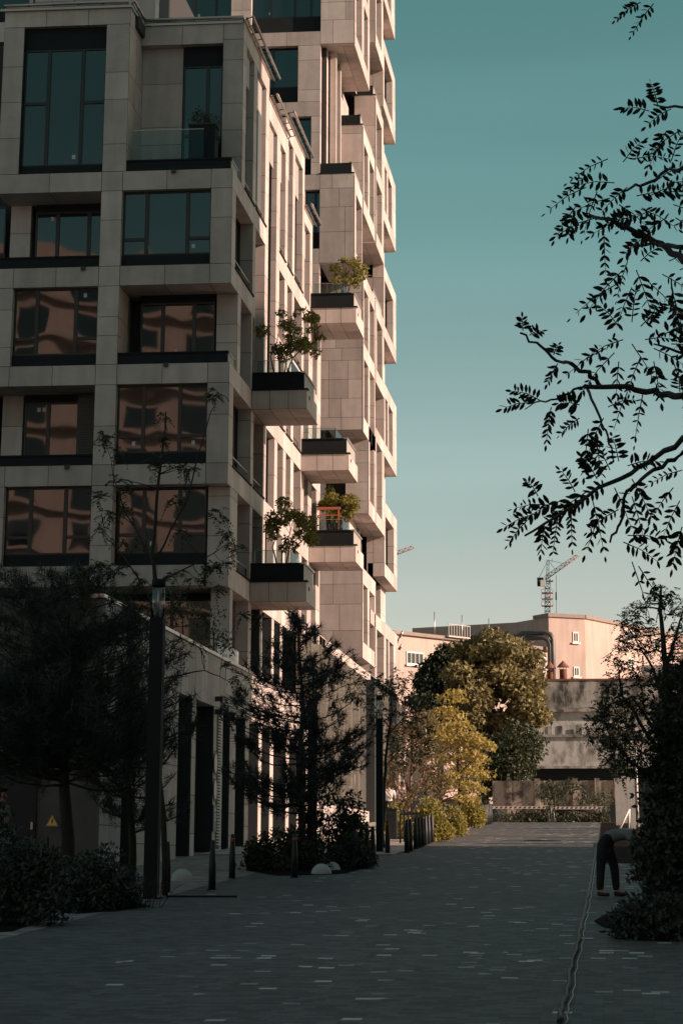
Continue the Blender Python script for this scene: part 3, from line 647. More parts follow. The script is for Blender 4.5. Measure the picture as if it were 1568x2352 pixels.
# walls that close the recesses seen between the boxes (street wall one metre back)
FI=fr_side(-13.3)
st.stone(FI,112.,122.,33.5,41.0,.0,.3,faces='o',ashlar=True)
for y in (112.6,114.6): st.box(-13.2,-12.9,y,y+.35,34.9,41.,M['stone'])
window(tw,FI,113.,114.6,35,40.9,-.08,(.5,.5)); 
st.stone(fr_front(115.4),XC-.6,XS,T[3],T[5],.0,.4,ashlar=True,faces='o')
# underside of everything over the glass ground floor
st.stone(fr_front(98.5),-20,XS-.05,10.15,10.4,0,36,ju=1.4,faces='b'); cr.box(-30,XS-.6,98.5,134.4,10.41,11.3,M['interior'])
band(st,FS,111.0,134.5,10.15,10.87,th=.5,ju=2.)
st.stone(FS,98.42,111.0,10.42,10.9,.0,.5)
cr.build('core',tw); st.build('wall',tw)
# ground floor glass wall of the tower
g=MB(); f=MB(); FG=fr_side(-11.3); g.box(88.2,134,.1,.14,2.8,10.13,M['shopglass'],FG)
for i,y in enumerate(np.arange(88.2,134.1,3.1)): f.box(y-.03,y+.03,.02,.2,2.8,10.13,M['zinc'],FG)
for z in (6.6,): f.box(88.2,134,-.02,.12,z,z+.08,M['frame'],FG)
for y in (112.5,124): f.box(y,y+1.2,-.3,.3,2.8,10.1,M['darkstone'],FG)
f.box(88.2,134,-.04,.2,2.75,3.3+.9,M['stone'],FG)
sw=f.build('shop_front',tw); g.build('pane',sw)
c=MB(); c.box(-25,-11.6,88.3,134.,3,10.1,M['interior']); c.build('shop_interior',tw)
# ================================================================== FAR BUILDINGS
def flatwin(b,fr,u0,u1,v0,v1,n=2,tr=0):
    b.box(u0,u1,-.06,.05,v0,v1,M['whiteframe'],fr)
    w=(u1-u0-.1*(n+1))/n
    for i in range(n):
        a=u0+.1+i*(w+.1)
        if tr: b.box(a,a+w,-.09,0,v0+.1,v1-tr-.06,M['glass'],fr); b.box(a,a+w,-.09,0,v1-tr+.06,v1-.1,M['glass'],fr)
        else: b.box(a,a+w,-.09,0,v0+.1,v1-.1,M['glass'],fr)
    b.box(u0-.1,u1+.1,-.16,-.06,v0-.12,v0,M['whiteframe'],fr)
def fr_line(p0,p1):
    """frame on a vertical wall whose face runs from p0 to p1 (left to right as seen), w goes in"""
    d=Vector((p1[0]-p0[0],p1[1]-p0[1],0)).normalized(); n=Vector((-d.y,d.x,0))
    return lambda u,v,w:(p0[0]+d.x*u+n.x*w,p0[1]+d.y*u+n.y*w,v)
def wallblock(b,p0,p1,z0,z1,depth,m):
    fr=fr_line(p0,p1); L=math.dist(p0,p1); b.box(0,L,0,depth,z0,z1,m,fr); return fr,L
# long pink building on the left of the gap
pk=thing('pink_building','long low pink building with white framed windows beyond the tower','building')
def onY(px,py,Y): p=aY(px,py,Y); return (float(p[0]),float(p[1])),float(p[2])
pL,zL=onY(900,1456,155.); pR,zR=onY(1262,1483,169.)
b=MB(); frk,L=wallblock(b,pL,pR,3,zL,18,M['pinkwall']); b.box(-.2,L+.2,-.25,18.1,zL,zL+.22,M['pinkdark'],frk)
b.box(11,16.5,2,9,zL+.2,zL+.75,M['dark'],frk)
b.box(0,L,-.08,0,zL-7.6,zL-7.4,M['pinkdark'],frk)
b.build('wall',pk)
def upix(px,fr0,fr1):  # distance along the wall seen at pixel column px
    d=ray(px,1500); p0=Vector((fr0[0],fr0[1])); e=(Vector((fr1[0],fr1[1]))-p0).normalized()
    # solve p0+u e = t (dx,dy)
    A_=np.array([[e.x,-d[0]],[e.y,-d[1]]]); u,t=np.linalg.solve(A_,[-p0.x,-p0.y]); return float(u)
for (x0,x1,y0_,y1_,Yw_,n,tr) in ((932,971,1495,1525,156.,4,0),(1000,1046,1497,1532,158.5,4,.4),(1232,1251,1508,1534,168.,3,.35)):
    za=float(aY(x0,y1_,Yw_)[2]); zb=float(aY(x0,y0_,Yw_)[2])
    q=MB(); flatwin(q,frk,upix(x0,pL,pR),upix(x1,pL,pR),za,zb,n,tr); q.build('window',pk)
q=MB(); 
for i in range(9): q.box(5.2+i*.28,5.24+i*.28,-.5,-.46,zL+.22,zL+1.0,M['zinc'],frk)
q.box(5.2,7.5,-.5,-.46,zL+.95,zL+1.0,M['zinc'],frk); q.box(5.2,7.5,-.5,0,zL+.15,zL+.25,M['zinc'],frk); q.box(5.3,7.4,-.45,-.01,zL-.75,zL-.3,M['rust'],frk); q.build('roof_railing',pk)
q=MB(); 
for i in range(3): q.tube([(frk(L-9+i*3,zL+.2,3)),(frk(L-9+i*3,zL+2.2,3))],.04,M['zinc'],4)
q.build('aerial',pk)
# darker building behind with low roof
db=thing('grey_building','low grey building with a railed flat roof behind the pink one, left of the crane','building')
pA,zA=onY(1090,1474,260.); pB,_=onY(1262,1462,262.); b=MB(); f2,L2=wallblock(b,pA,pB,3,zA+.6,20,M['pinkdark']); 
b.box(0,L2,0,.2,zA+.6,zA+1.,M['zinc'],f2); b.build('wall',db); q=MB(); 
for u in np.arange(1,L2-1,2.2): q.box(u,u+1.2,-.05,.05,zA-1.6,zA-.6,M['glass'],f2)
q.build('window',db)
# corner building
cb=thing('corner_building','tall pink plastered corner building with few small windows at the right of the crane','building')
pl,zc=onY(1259,1430,171.); pc,zc2=onY(1341.6,1421,172.6); pr,_=onY(1620,1440,193.)
b=MB()
zt_=zc2
for p,q_,dep in ((pl,pc,14),(pc,pr,14)): wallblock(b,p,q_,3,zt_,dep,M['pinkwall'])
fl=fr_line(pl,pc); f2=fr_line(pc,pr); LL=math.dist(pl,pc); LR=math.dist(pc,pr)
b.box(-.1,LL+.1,-.15,2,zt_,zt_+.25,M['pinkdark'],fl); b.box(-.1,LR,-.152,2,zt_+.002,zt_+.252,M['pinkdark'],f2); b.build('wall',cb)
def zpix(px,py,p): 
    Y=p[1]; return float(aY(px,py,Y)[2])
for (fr0,pa,pb,x0,x1,y0,y1,n) in ((fl,pl,pc,1315,1328,1451,1475,2),(fl,pl,pc,1315,1328,1531,1554,2),(f2,pc,pr,1438,1453,1451,1475,2),(f2,pc,pr,1440,1452,1513,1530,2),(f2,pc,pr,1500,1514,1455,1478,2)):
    Ym=172 if fr0 is fl else 180
    za=float(aY(x0,y1,Ym)[2]); zb=float(aY(x0,y0,Ym)[2]); q=MB(); flatwin(q,fr0,upix(x0,pa,pb),upix(x1,pa,pb),za,zb,n); q.build('window',cb)
# ducts on its left edge
q=MB()
for i,xx in enumerate((1262,1269)):
    p=aY(xx,1470,169.); X,Yv,Z=[float(t) for t in p]; z0=float(aY(xx,1560,169.)[2]); zt2=Z+.1+i*.35
    q.tube([(X,Yv-1.,z0-3),(X,Yv-1.,zt2-.5),(X-.15,Yv-1.,zt2-.15),(X-.5,Yv-1.,zt2),(X-1.6-i*.5,Yv-.8,zt2-.05),(X-2.4-i*.5,Yv-.4,zt2-.5)],.17,M['galv'],10)
q.build('duct',cb)
# old stained concrete wall, with courses
ow=thing('old_concrete_wall','tall stained concrete wall with patchy ledges behind the barrier','wall')
Yw=150.; 
def wz(px,py): return float(aY(px,py,Yw)[2])
def wx(px,py): return float(aY(px,py,Yw)[0])
b=MB(); xa=wx(1212,1700); xb=wx(1480,1700); z=[3.,wz(1300,1778),wz(1300,1762),wz(1300,1690),wz(1300,1632),wz(1300,1563)]
b.box(xa,xb+3,Yw+.3,Yw+1,3,z[2],M['dark']); b.box(xa,xb+3,Yw,Yw+1.,z[2],z[3],M['oldwall']); b.box(xa+.1,xb+3,Yw+.12,Yw+1,z[3],z[4],M['oldwall']); b.box(xa+.3,xb+3,Yw+.02,Yw+1,z[4],z[5],M['oldwall2'])
for zz,dd in ((z[2],.1),(z[3],.12),(z[4],.15)): b.box(xa-.05,xb+3,Yw-dd,Yw+.1,zz-.08,zz+.07,M['oldwall2'])
b.box(xa+.3,xb+3,Yw-.03,Yw+1.1,z[5],z[5]+.1,M['rust']); rr=random.Random(3)
for i in range(9):
    u=xa+1.2+i*.62; b.box(u,u+rr.uniform(.2,.42),Yw+.09,Yw+.118,z[3]+.05,z[3]+rr.uniform(.35,.75),M['oldwall2'])
b.build('wall_face',ow); b=MB(); b.tube([(xa+.4,Yw-.05,z[3]+.9+.5),(xb+2,Yw-.05,z[3]+1.6+.5)],.015,M['dark'],4); b.build('wire',ow)
b=MB(); xq=wx(1478,1560); b.box(xq-.1,xq+9,Yw+3,Yw+5,3,wz(1478,1519),M['oldwall2']); b.tube([(xq,Yw+3,wz(1478,1519)),(xq,Yw+3,wz(1478,1497))],.05,M['dark']); 
tag(b.build('rear_wall'),'higher stretch of sooty concrete wall behind the tree on the right','wall')
# three capped chimneys
lab=['partly hidden rusty flue with conical cap, leftmost of three by the tree','middle rusty flue with a conical cap on the old wall','tallest looking rusty flue with conical cap, rightmost of three on the old wall']
for k,(px,y0,yt,w) in enumerate(((1238,1563,1543,13),(1263,1563,1541,16),(1293,1563,1538,17))):
    c=aY(px,y0,Yw+2); r=w*Yw/F/2; t=thing('chimney',lab[k],'chimney','rusty flues behind the old wall'); X,Yv,Z=[float(v) for v in c]; zt2=float(aY(px,yt,Yw+2)[2])
    b=MB(); b.lathe((X,Yv,Z-.6),[(r,0),(r,zt2-Z+.6),(r*1.05,zt2-Z+.62)],M['rust']); b.build('flue',t)
    b=MB(); b.lathe((X,Yv,zt2+.15),[(r*1.75,0),(r*.15,.38),(.02,.4)],M['rust'],16,False); 
    for a in range(4): b.tube([(X+r*.9*math.cos(a*1.57),Yv+r*.9*math.sin(a*1.57),zt2-.05),(X+r*.9*math.cos(a*1.57),Yv+r*.9*math.sin(a*1.57),zt2+.18)],.02,M['rust'],4)
    b.build('cap',t); settle(t,(X,Yv,Z))
# lower boundary wall of blotched concrete panels
Yf=134.; fw=thing('boundary_wall','lower blotched concrete panel wall with posts below the old wall','wall')
b=MB(); xa=float(aY(1130,1800,Yf)[0]); xb=float(aY(1440,1800,Yf)[0]); za=3.4; zb=float(aY(1300,1793,Yf)[2]); b.box(xa,xb,Yf,Yf+.2,za,zb,M['fencewall']); b.build('panel',fw)
for px in (1168,1233,1320,1370,1415):
    b=MB(); x=float(aY(px,1800,Yf)[0]); b.box(x-.13,x+.13,Yf-.12,Yf,za,zb+.12,M['fencewall']); b.build('post',fw)
# ================================================================== right-hand side out of the picture: building that shades the near street
ob=thing('opposite_building','plain stone building across the street, outside the picture, that shades the near road','building')
b=MB()
b.box(16,40,-14,65.,0,37,M['stone']); b.box(16.,40,65.,73.4,25,37,M['stone'])
b.box(16.,40,65.,71.6,37.,62,M['stone']); b.box(10.5,16.,-14,58,0,34,M['stone']); b.build('wall',ob)
nb_=thing('rear_skylight_blocker','plain block added behind the viewpoint to dim the skylight, outside the picture','building'); b=MB(); b.box(-12,40,-70,-52,0,16,M['stone']); b.build('wall',nb_)  # unseen block added to hold back skylight from the near street
# pale building behind the camera that the front windows mirror
mb=thing('mirrored_building','sunlit pale building behind the viewpoint, seen only in window reflections','building')
b=MB(); p0=(-20.,-62.); p1=(-62.,-28.); frm=fr_line(p0,p1)
Lm=math.dist(p0,p1)
frm=fr_line(p1,p0); frm=fr_line((-20,-62),(-62,-28))
b.box(0,Lm,0,14,0,52,M['pinkwall'],frm)
for k in range(14):
    for i in range(10): b.box(2+i*5.2,4.6+i*5.2,-.02,.1,2+k*3.5,4+k*3.5,M['glass'],frm)
    b.box(0,Lm,-.9,0,4.9+k*3.5,5.25+k*3.5,M['pinkwall'],frm)
b.build('wall',mb)
# ================================================================== STREET OBJECTS
def G(px,py): p=aG(px,py); return Vector((float(p[0]),float(p[1]),float(p[2])))
def hz(px,py,Y): return float(aY(px,py,Y)[2])
# bollards -------------------------------------------------
def bollard_mesh(h=.86):
    b=MB(); r=.062; b.lathe((0,0,-.03),[(r*1.05,0),(r*1.05,h*.55),(r*.95,h*.62),(r*.62,h*.985),(r*.5,h+.02)],M['bollard'],14); return b
protoB=thing('bollard','','bollard'); bollard_mesh().build('post',protoB)
q=MB(); q.lathe((0,0,0),[(.10,0),(.10,.012)],M['bollard'],14); q.build('base_plate',protoB)
firstB=[True]
def bollard(px,py,label,group,h=1.):
    global protoB
    o=protoB if firstB[0] else copy_tree(protoB); firstB[0]=False
    o.location=G(px,py); o.scale=(1,1,h); o['label']=label; 
    if group: o['group']=group
    elif 'group' in o: del o['group']
    if 'orange' in label: q=MB(); q.lathe((0,0,-.03+.86*.86),[(.0515,0),(.047,.06)],M['band'],14); q.build('band',o)
ordn=['first','second','third','fourth','fifth','sixth','seventh','eighth','ninth','tenth','eleventh','twelfth']
g1='black bollards on the near paving'
bollard(487,2044,'tall black bollard standing alone just right of the big left lamp post',g1)
bollard(533,2018,'black bollard with orange tip to the left of the bush island',g1)
bollard(383,2050,'black bollard half hidden right behind the big left lamp post',g1)
bollard(106,2028,'dim black bollard in front of the louvred wall under the warning sign',g1)
bollard(676,2016,'black bollard with an orange band in front of the bush island',g1)
g2='black bollards right of the bush island'
for i,(x,y) in enumerate(((814.6,1996),(842.6,1988.6),(855.8,1986),(829,1971),(889.7,1961))):
    bollard(x,y,['nearest black bollard at the right foot of the bush island','black bollard just right of the bush island, middle one of three','rightmost black bollard of the three beside the bush island','short looking black bollard behind the bush island','black bollard with an orange band right of the third lamp post'][i],g2)
g3='black bollards in the row along the kerb'
row=[(933.8,1958.8),(941.8,1955.5),(954,1950),(961.8,1947),(969,1944.5),(977,1942),(984,1938.4),(991.7,1935),(999,1932.5)]
for i,(x,y) in enumerate(row): bollard(x,y,f'black bollard, {ordn[i]} from the near end of the kerb row by the bicycle racks',g3)
for i,(x,y) in enumerate([(1019.4,1925),(1026,1922),(1032,1920),(1044.6,1917),(1049,1916)]): bollard(x,y,f'black bollard in the middle kerb cluster beyond the hedge, {ordn[i]} from the left',g3)
for i,(x,y) in enumerate([(1098,1900.2),(1101.8,1898.8),(1105.5,1897.6),(1109.5,1896.6),(1113.9,1895.3),(1117,1894.9),(1120,1894.3),(1123.5,1893.6),(1127,1892.2)]): bollard(x,y,f'black bollard in the far kerb cluster by the barrier, {ordn[i]} from the left',g3)
# bicycle racks: square hoops -------------------------------
def rack(px,py,label,first=None):
    g=G(px,py)
    if first is None:
        t=thing('bicycle_rack',label,'bicycle rack','black hoop bicycle racks')
        for k,x in enumerate((0,.52)):
            b=MB(); b.box(x,x+.05,-.025,.025,-.03,.84,M['bollard']); b.build('leg',t)
        b=MB(); b.box(0,.57,-.026,.026,.84,.89,M['bollard']); b.build('top_bar',t)
    else: t=copy_tree(first); t['label']=label
    t.location=g; return t
rk=rack(917,1938,'black square hoop bicycle rack nearest the lamp post')
rack(926,1935,'black square hoop bicycle rack, middle of the three hoops',rk); rack(936,1931,'black square hoop bicycle rack, farthest of the three hoops',rk)
# litter bin
g=G(899,1929); t=thing('litter_bin','tall dark box shaped litter bin left of the bicycle racks','litter bin')
b=MB(); b.box(-.17,.17,-.15,.15,0,.93,M['bollard']); b.build('body',t); b=MB(); b.box(-.185,.185,-.165,.165,.93,.97,M['dark']); b.build('lid',t); b=MB(); b.box(-.12,.12,-.156,-.15,.68,.8,M['black']); b.build('opening',t); t.location=g
# lamp posts -------------------------------------------------
def lamp(px,py,ptop,r,label,glass=.78):
    g=G(px,py); H=hz(px,ptop,g.y)-g.z; t=thing('street_lamp',label,'street lamp','dark column lamps with glass tops')
    b=MB(); gh=glass; b.box(-r,r,-r,r,0,H-gh,M['dark']); b.build('column',t)
    b=MB(); b.box(-r*1.6,r*1.6,-r*1.6,r*1.6,-.02,.02,M['dark']); 
    for a in (-1,1):
        for c in (-1,1): b.lathe((a*r*1.35,c*r*1.35,.02),[(.015,0),(.015,.03)],M['zinc'],6)
    b.build('base_plate',t)
    b=MB(); b.lathe((0,0,H-gh),[(r*.98,0),(r*.98,gh-.12)],M['lampglass'],18); b.build('glass_tube',t)
    b=MB(); b.lathe((0,0,H-gh),[(.02,0),(.02,gh-.12)],M['zinc'],6); b.build('light_core',t)
    b=MB(); b.lathe((0,0,H-.12),[(r*1.02,0),(r*1.02,.12)],M['dark'],18); b.build('cap',t)
    t.location=g
lamp(347,2064,1331,.115,'nearest and thickest dark column lamp with glass top, before the thin left tree',.64)
lamp(716,1992,1538,.098,'dark column lamp with glass top rising from the middle of the bush island',.66)
lamp(871.5,1957.5,1597,.09,'dark column lamp with glass top at the pavement corner right of the bush island',.62)
def thinlamp(px,py,ptop,r,label,group='thin street poles'):
    g=G(px,py); H=hz(px,ptop,g.y)-g.z; t=thing('street_pole',label,'street pole',group); b=MB(); b.tube([(0,0,0),(0,0,1.9)],r*1.7,M['dark'],10); b.build('base_sleeve',t); b=MB(); b.tube([(0,0,1.9),(0,0,H)],r*.75,M['zinc'],8); b.build('pole',t); b=MB(); b.box(-.06,.06,-.35,.05,H,H+.06,M['zinc']); b.build('lamp_head',t); t.location=g
thinlamp(1060,1899.5,1650,.07,'slim pale pole with a thick dark foot beside the far hedge')
thinlamp(978,1905,1640,.055,'slim pale pole rising through the bronze leaved tree')
# double headed lamp by the tower's far corner
p=aY(909,1860,140.); t=thing('street_lamp','tall thin grey mast with two angled lamp heads against the pink building','street lamp'); b=MB(); X,Yv=float(p[0]),140.
z0=3.7; zt2=hz(907,1527,Yv); b.tube([(X,Yv,z0),(X,Yv,zt2)],.07,M['bark'],8); b.tube([(X,Yv,zt2),(X+.02,Yv,zt2+1.),(X+.2,Yv,zt2+1.5),(X+.35,Yv,zt2+1.65)],.05,M['zinc'],6); b.build('mast',t)
for k,(dx,dz) in enumerate(((.35,1.68),(.3,.95))):
    b=MB(); q0=Vector((X+dx-.1,Yv,zt2+dz-.1)); b.tube([q0,q0+Vector((.2,0,.32))],[.09,.07],M['zinc'],6); b.build('lamp_head',t)
settle(t,(X,Yv,z0))
# half sphere stones
for (px,py,r,lab) in ((738,2008,23,'pale concrete half sphere on the paving, left one of the pair by the lamp'),(763,1999,18,'pale concrete half sphere, right one of the pair, partly behind the other'),(418,2022,25,'bluish pale concrete half sphere alone left of the first bollard'),(412*0+268,1990,9,'small pale stone half hidden by the grass tuft on the left')):
    g=G(px,py); rr=r*g.y/F; b=MB(); n=20; prof=[(rr*math.cos(a),rr*.98*math.sin(a)) for a in np.linspace(0,1.5,9)]; b.lathe((0,0,-.02),[(rr,0)]+[(p_[0],p_[1]+.02) for p_ in prof],M['concrete'],28); o=b.build('concrete_dome'); o.location=g; tag(o,lab,'concrete dome','concrete domes on the paving')
# warning triangle on the louvred wall
c=aY(118,1888,51.1); X,_,Z=[float(v) for v in c]; b=MB(); 
def tri(s,y,m): b.poly([(X-s,y,Z-s*.62),(X+s,y,Z-s*.62),(X,y,Z+s*1.1)],m)
tri(.15,51.2,M['black']); tri(.137,51.196,M['signorange']); tri(.125,51.193,M['black']); tri(.115,51.19,M['signorange'])
sg=tag(b.build('warning_sign'),'yellow triangular high voltage sign with a black lightning bolt on the louvred wall','sign')
b=MB(); b.poly([(X+.012,51.186,Z+.075),(X-.028,51.186,Z+.0),(X-.004,51.186,Z+.0),(X-.022,51.186,Z-.055),(X+.03,51.186,Z+.018),(X+.006,51.186,Z+.018),(X+.028,51.186,Z+.075)],M['black']); b.build('lightning_bolt',sg)
b=MB(); b.tube([(X,51.2,Z),(X,51.34,Z)],.02,M['dark']); b.build('bracket',sg)
# boom barriers
for k,(x0,x1,yb,lab) in enumerate(((1122,1252,1855,'left lowered barrier arm with red and white stripes'),(1274,1400,1856,'right lowered barrier arm with red and white stripes'))):
    Yb=112.3; t=thing('barrier',lab,'barrier','lowered boom barriers at the end of the road'); a=aY(x0,yb,Yb); c=aY(x1,yb,Yb); xa,xb=float(a[0]),float(c[0]); z=float(a[2]); n=12; L=(xb-xa)/n
    b=MB(); b.box(xa,xb,Yb,Yb+.05,z-.05,z+.06,M['white']); b.build('arm',t); b=MB()
    for i in range(0,n): 
        u=xa+i*L+(.3*L); b.poly([(u,Yb-.004,z-.03),(u+.5*L,Yb-.004,z-.03),(u+.68*L,Yb-.004,z+.045),(u+.18*L,Yb-.004,z+.045)],M['red'])
    b.build('stripe',t); b=MB(); px_=xa-.15 if k==0 else xb+.15; b.box(px_-.15,px_+.15,Yb-.12,Yb+.2,3.6,z+.15,M['bollard']); b.build('motor_box',t); settle(t,(px_,Yb,3.7))
for k,(px,lab) in enumerate(((1259,'short steel post, left of three between the barriers'),(1265,'taller steel post with a cap, middle of three between the barriers'),(1271,'short steel post, right of three between the barriers'))):
    p=aY(px,1889,111.8); b=MB(); h=.42 if k!=1 else .62; b.lathe((0,0,0),[(.045,0),(.045,h*.9),(.03,h)],M['galv'],10); o=b.build('barrier_rest'); o.location=(float(p[0]),111.8,gz(111.8)); tag(o,lab,'post','short posts between the barriers')
# concrete slab fence at the right of the road
ft=thing('slab_fence','row of upright concrete fence slabs at the right edge of the road, with unseen slabs added beyond the frame for shadow','fence')
for k,(px,py,pt,w) in enumerate(((1445,1896,1786,.34),(1433,1890,1783,.22),(1425,1884,1788,.2),(1418,1878,1797,.26),(1452,1903,1790,.3))):
    Yk=104-0+(3-k)*2.2 if k<4 else 97.; p=aY(px,1850,Yk); z1=hz(px,pt,Yk); b=MB(); x=float(p[0]); b.box(x-.1,x+.1,Yk-w,Yk+w,gz(Yk)-.1,z1,M['concrete']); b.build('slab',ft)
for k,Yk in enumerate(np.arange(72.,97.,1.9)):  # unseen slabs beyond the frame, sized to stripe the road with shadow
    b=MB(); b.box(2.6,2.75,Yk,Yk+(.35,.8,.25,.55)[k%4],gz(Yk)-.1,gz(Yk)+(1.8,2.3,1.4,2.1,1.9)[k%5],M['concrete']); b.build('slab',ft)
# diagonal prop
p=aG(1425,1905); b=MB(); X,Yv,Z=[float(v) for v in p]; b.tube([(X-.05,Yv,Z),(X+.35,Yv+.4,Z+.75)],.04,M['white'],6); b.tube([(X+.3,Yv+.4,Z),(X+.35,Yv+.4,Z+.75)],.04,M['white'],6); tag(b.build('timber_prop'),'slanting pale prop leaning at the foot of the fence slabs','prop')
# red signal mast by the fence
p=aY(1460,1760,100.); b=MB(); X=float(p[0]); b.tube([(X,100.,gz(100)),(X,100.,hz(1460,1700,100.))],.045,M['white'],8); 
t=tag(b.build('signal_mast'),'thin white mast with small red tips above the fence on the right','mast'); b=MB(); b.tube([(X,100.,hz(1460,1712,100.)),(X,100.,hz(1460,1698,100.))],.06,M['red'],8); b.build('lamp_tip',t)
# hose / cable lying on the paving
pts=[(1283,2352),(1290,2322),(1301,2280),(1312,2226),(1325,2172),(1332,2135),(1341,2095),(1348,2060),(1353,2035),(1357,2010),(1362,1985),(1366,1965),(1368,1957),(1372,1930)]
b=MB(); P=[G(*p_)+Vector((0,0,.02)) for p_ in pts]
PP=[]
for i in range(len(P)-1):
    for j in range(4): 
        v=P[i].lerp(P[i+1],j/4); PP.append(v+Vector((.012*math.sin(i*3+j*1.7),0,0)))
b.tube(PP,.022,M['cable'],6); tag(b.build('cable'),'black cable snaking along the paving towards the bending person','cable')
b=MB(); P2=[p_+Vector((.055,0,-.012)) for p_ in PP]; b.tube(P2,.007,M['slat'],4); tag(b.build('thin_wire'),'thin pale wire running right beside the black cable','wire')
# manhole cover & fallen bits
b=MB(); g=G(1245,1931); b.lathe((0,0,0),[(.6,0),(.6,.012)],M['dark'],24); o=b.build('manhole_cover'); o.location=g; tag(o,'dark round manhole cover in the sunlit stretch of road','manhole cover')
b=MB(); g=G(395,2061); b.box(-.1,1.1,-.03,.03,0,.03,M['dark']); o=b.build('drain_channel'); o.location=g; tag(o,'thin dark drain line at the foot of the first lamp post','drain')
# soil beds
def bed(name,pts,dz,m): 
    b=MB(); P=[G(*p_)+Vector((0,0,dz)) for p_ in pts]; b.poly(P,m); o=b.build(name); o['kind']='structure'; return o
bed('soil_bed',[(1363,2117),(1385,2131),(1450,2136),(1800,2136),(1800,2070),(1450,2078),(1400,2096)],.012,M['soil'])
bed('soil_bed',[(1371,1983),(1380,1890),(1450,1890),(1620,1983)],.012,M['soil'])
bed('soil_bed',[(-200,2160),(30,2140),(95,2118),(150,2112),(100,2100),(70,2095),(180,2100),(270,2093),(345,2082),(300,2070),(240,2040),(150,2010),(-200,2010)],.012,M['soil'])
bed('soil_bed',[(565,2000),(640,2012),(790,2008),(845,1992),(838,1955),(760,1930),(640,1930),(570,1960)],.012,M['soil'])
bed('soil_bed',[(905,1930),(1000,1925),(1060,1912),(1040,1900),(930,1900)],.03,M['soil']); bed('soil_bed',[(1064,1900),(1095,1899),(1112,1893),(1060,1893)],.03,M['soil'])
# ================================================================== CRANES
def lattice(b,p0,p1,w,n,m,m2=None,tri_=False):
    p0=Vector(p0); p1=Vector(p1); d=(p1-p0).normalized(); s=d.cross(Vector((0,0,1))) if abs(d.z)<.9 else Vector((1,0,0)); s.normalize(); u=s.cross(d).normalized()
    cs=[s*w/2+u*w/2,-s*w/2+u*w/2,-s*w/2-u*w/2,s*w/2-u*w/2] if not tri_ else [s*w/2,-s*w/2,u*w]
    for c in cs: b.tube([p0+c,p1+c],w*.10,m,4)
    for i in range(n):
        a=p0+(p1-p0)*i/n; e=p0+(p1-p0)*(i+1)/n
        for j in range(len(cs)):
            c1,c2=cs[j],cs[(j+1)%len(cs)]; (b.tube([a+c1,e+c2] if (i+j)%2 else [a+c2,e+c1],w*.06,m2 or m,3)); b.tube([a+c1,a+c2],w*.06,m2 or m,3)
def crane(label,mast_px,ytop,ybot,jib,apex,w,ref):
    Yc=500.; t=thing('tower_crane',label,'crane'); V=lambda x,y:Vector([float(v) for v in aY(x,y,Yc)])
    b=MB(); lattice(b,V(mast_px,ybot),V(mast_px,ytop),w,16,M['cranegrey'],M['cranegrey']); b.build('mast',t)
    b=MB(); lattice(b,V(*jib[0]),V(*jib[1]),w*.7,14,M['cranered'],M['cranegrey'],True); b.build('jib',t)
    if apex:
        b=MB(); lattice(b,V(mast_px,ytop),V(*apex),w*.5,4,M['cranegrey']); b.build('apex',t)
        b=MB(); 
        for q0,q1 in ((apex,(jib[0][0]*.35+jib[1][0]*.65,jib[0][1]*.35+jib[1][1]*.65)),(apex,(jib[0][0]*.7+jib[1][0]*.3,jib[0][1]*.7+jib[1][1]*.3-3)),(apex,(1237,1327))): b.tube([V(*q0),V(*q1)],.05,M['dark'],3)
        b.tube([V(1276.5,1321),V(1276.5,1409)],.05,M['dark'],3); b.tube([V(1276,1360),V(1276,1378)],.16,M['dark'],5); b.build('cable',t)
        b=MB(); p0,p1=V(1241,1348),V(1252,1334); b.box(p0.x,p1.x,Yc-1.6,Yc-.6,p0.z,p1.z,M['white']); b.build('cab',t)
        b=MB(); p0,p1=V(1233,1346),V(1247,1327); b.box(p0.x,p1.x,Yc-.5,Yc+.9,p0.z,p1.z,M['dark']); b.box(p0.x,p1.x+2,Yc-.6,Yc+1,p0.z+.9,p0.z+1.05,M['cranegrey']); b.build('counterweight',t)
        b=MB()
        for ya,yb_ in ((1354,1362),(1365,1376),(1381,1392)):
            p0,p1=V(1243,yb_),V(1269,ya); 
            for x_ in (p0.x,p1.x): b.tube([(x_,Yc-1,p0.z),(x_,Yc-1,p1.z)],.05,M['cranered'],3)
            for z_ in (p0.z,p1.z): b.tube([(p0.x,Yc-1,z_),(p1.x,Yc-1,z_)],.05,M['cranered'],3)
            b.box(p0.x,p1.x,Yc-1,Yc+1,p0.z-.05,p0.z,M['cranered'])
        b.build('platform',t)
    settle(t,V(mast_px,ybot))
crane('distant orange and teal tower crane with its jib raised to the right','%d'%0 and 1256.5,1330,1500,((1254,1331),(1329,1278)),(1257.5,1286),1.05,None)
crane('distant pale crane jib poking out from behind the tower',862,1300,1600,((862,1292),(951,1259)),None,1.0,None)
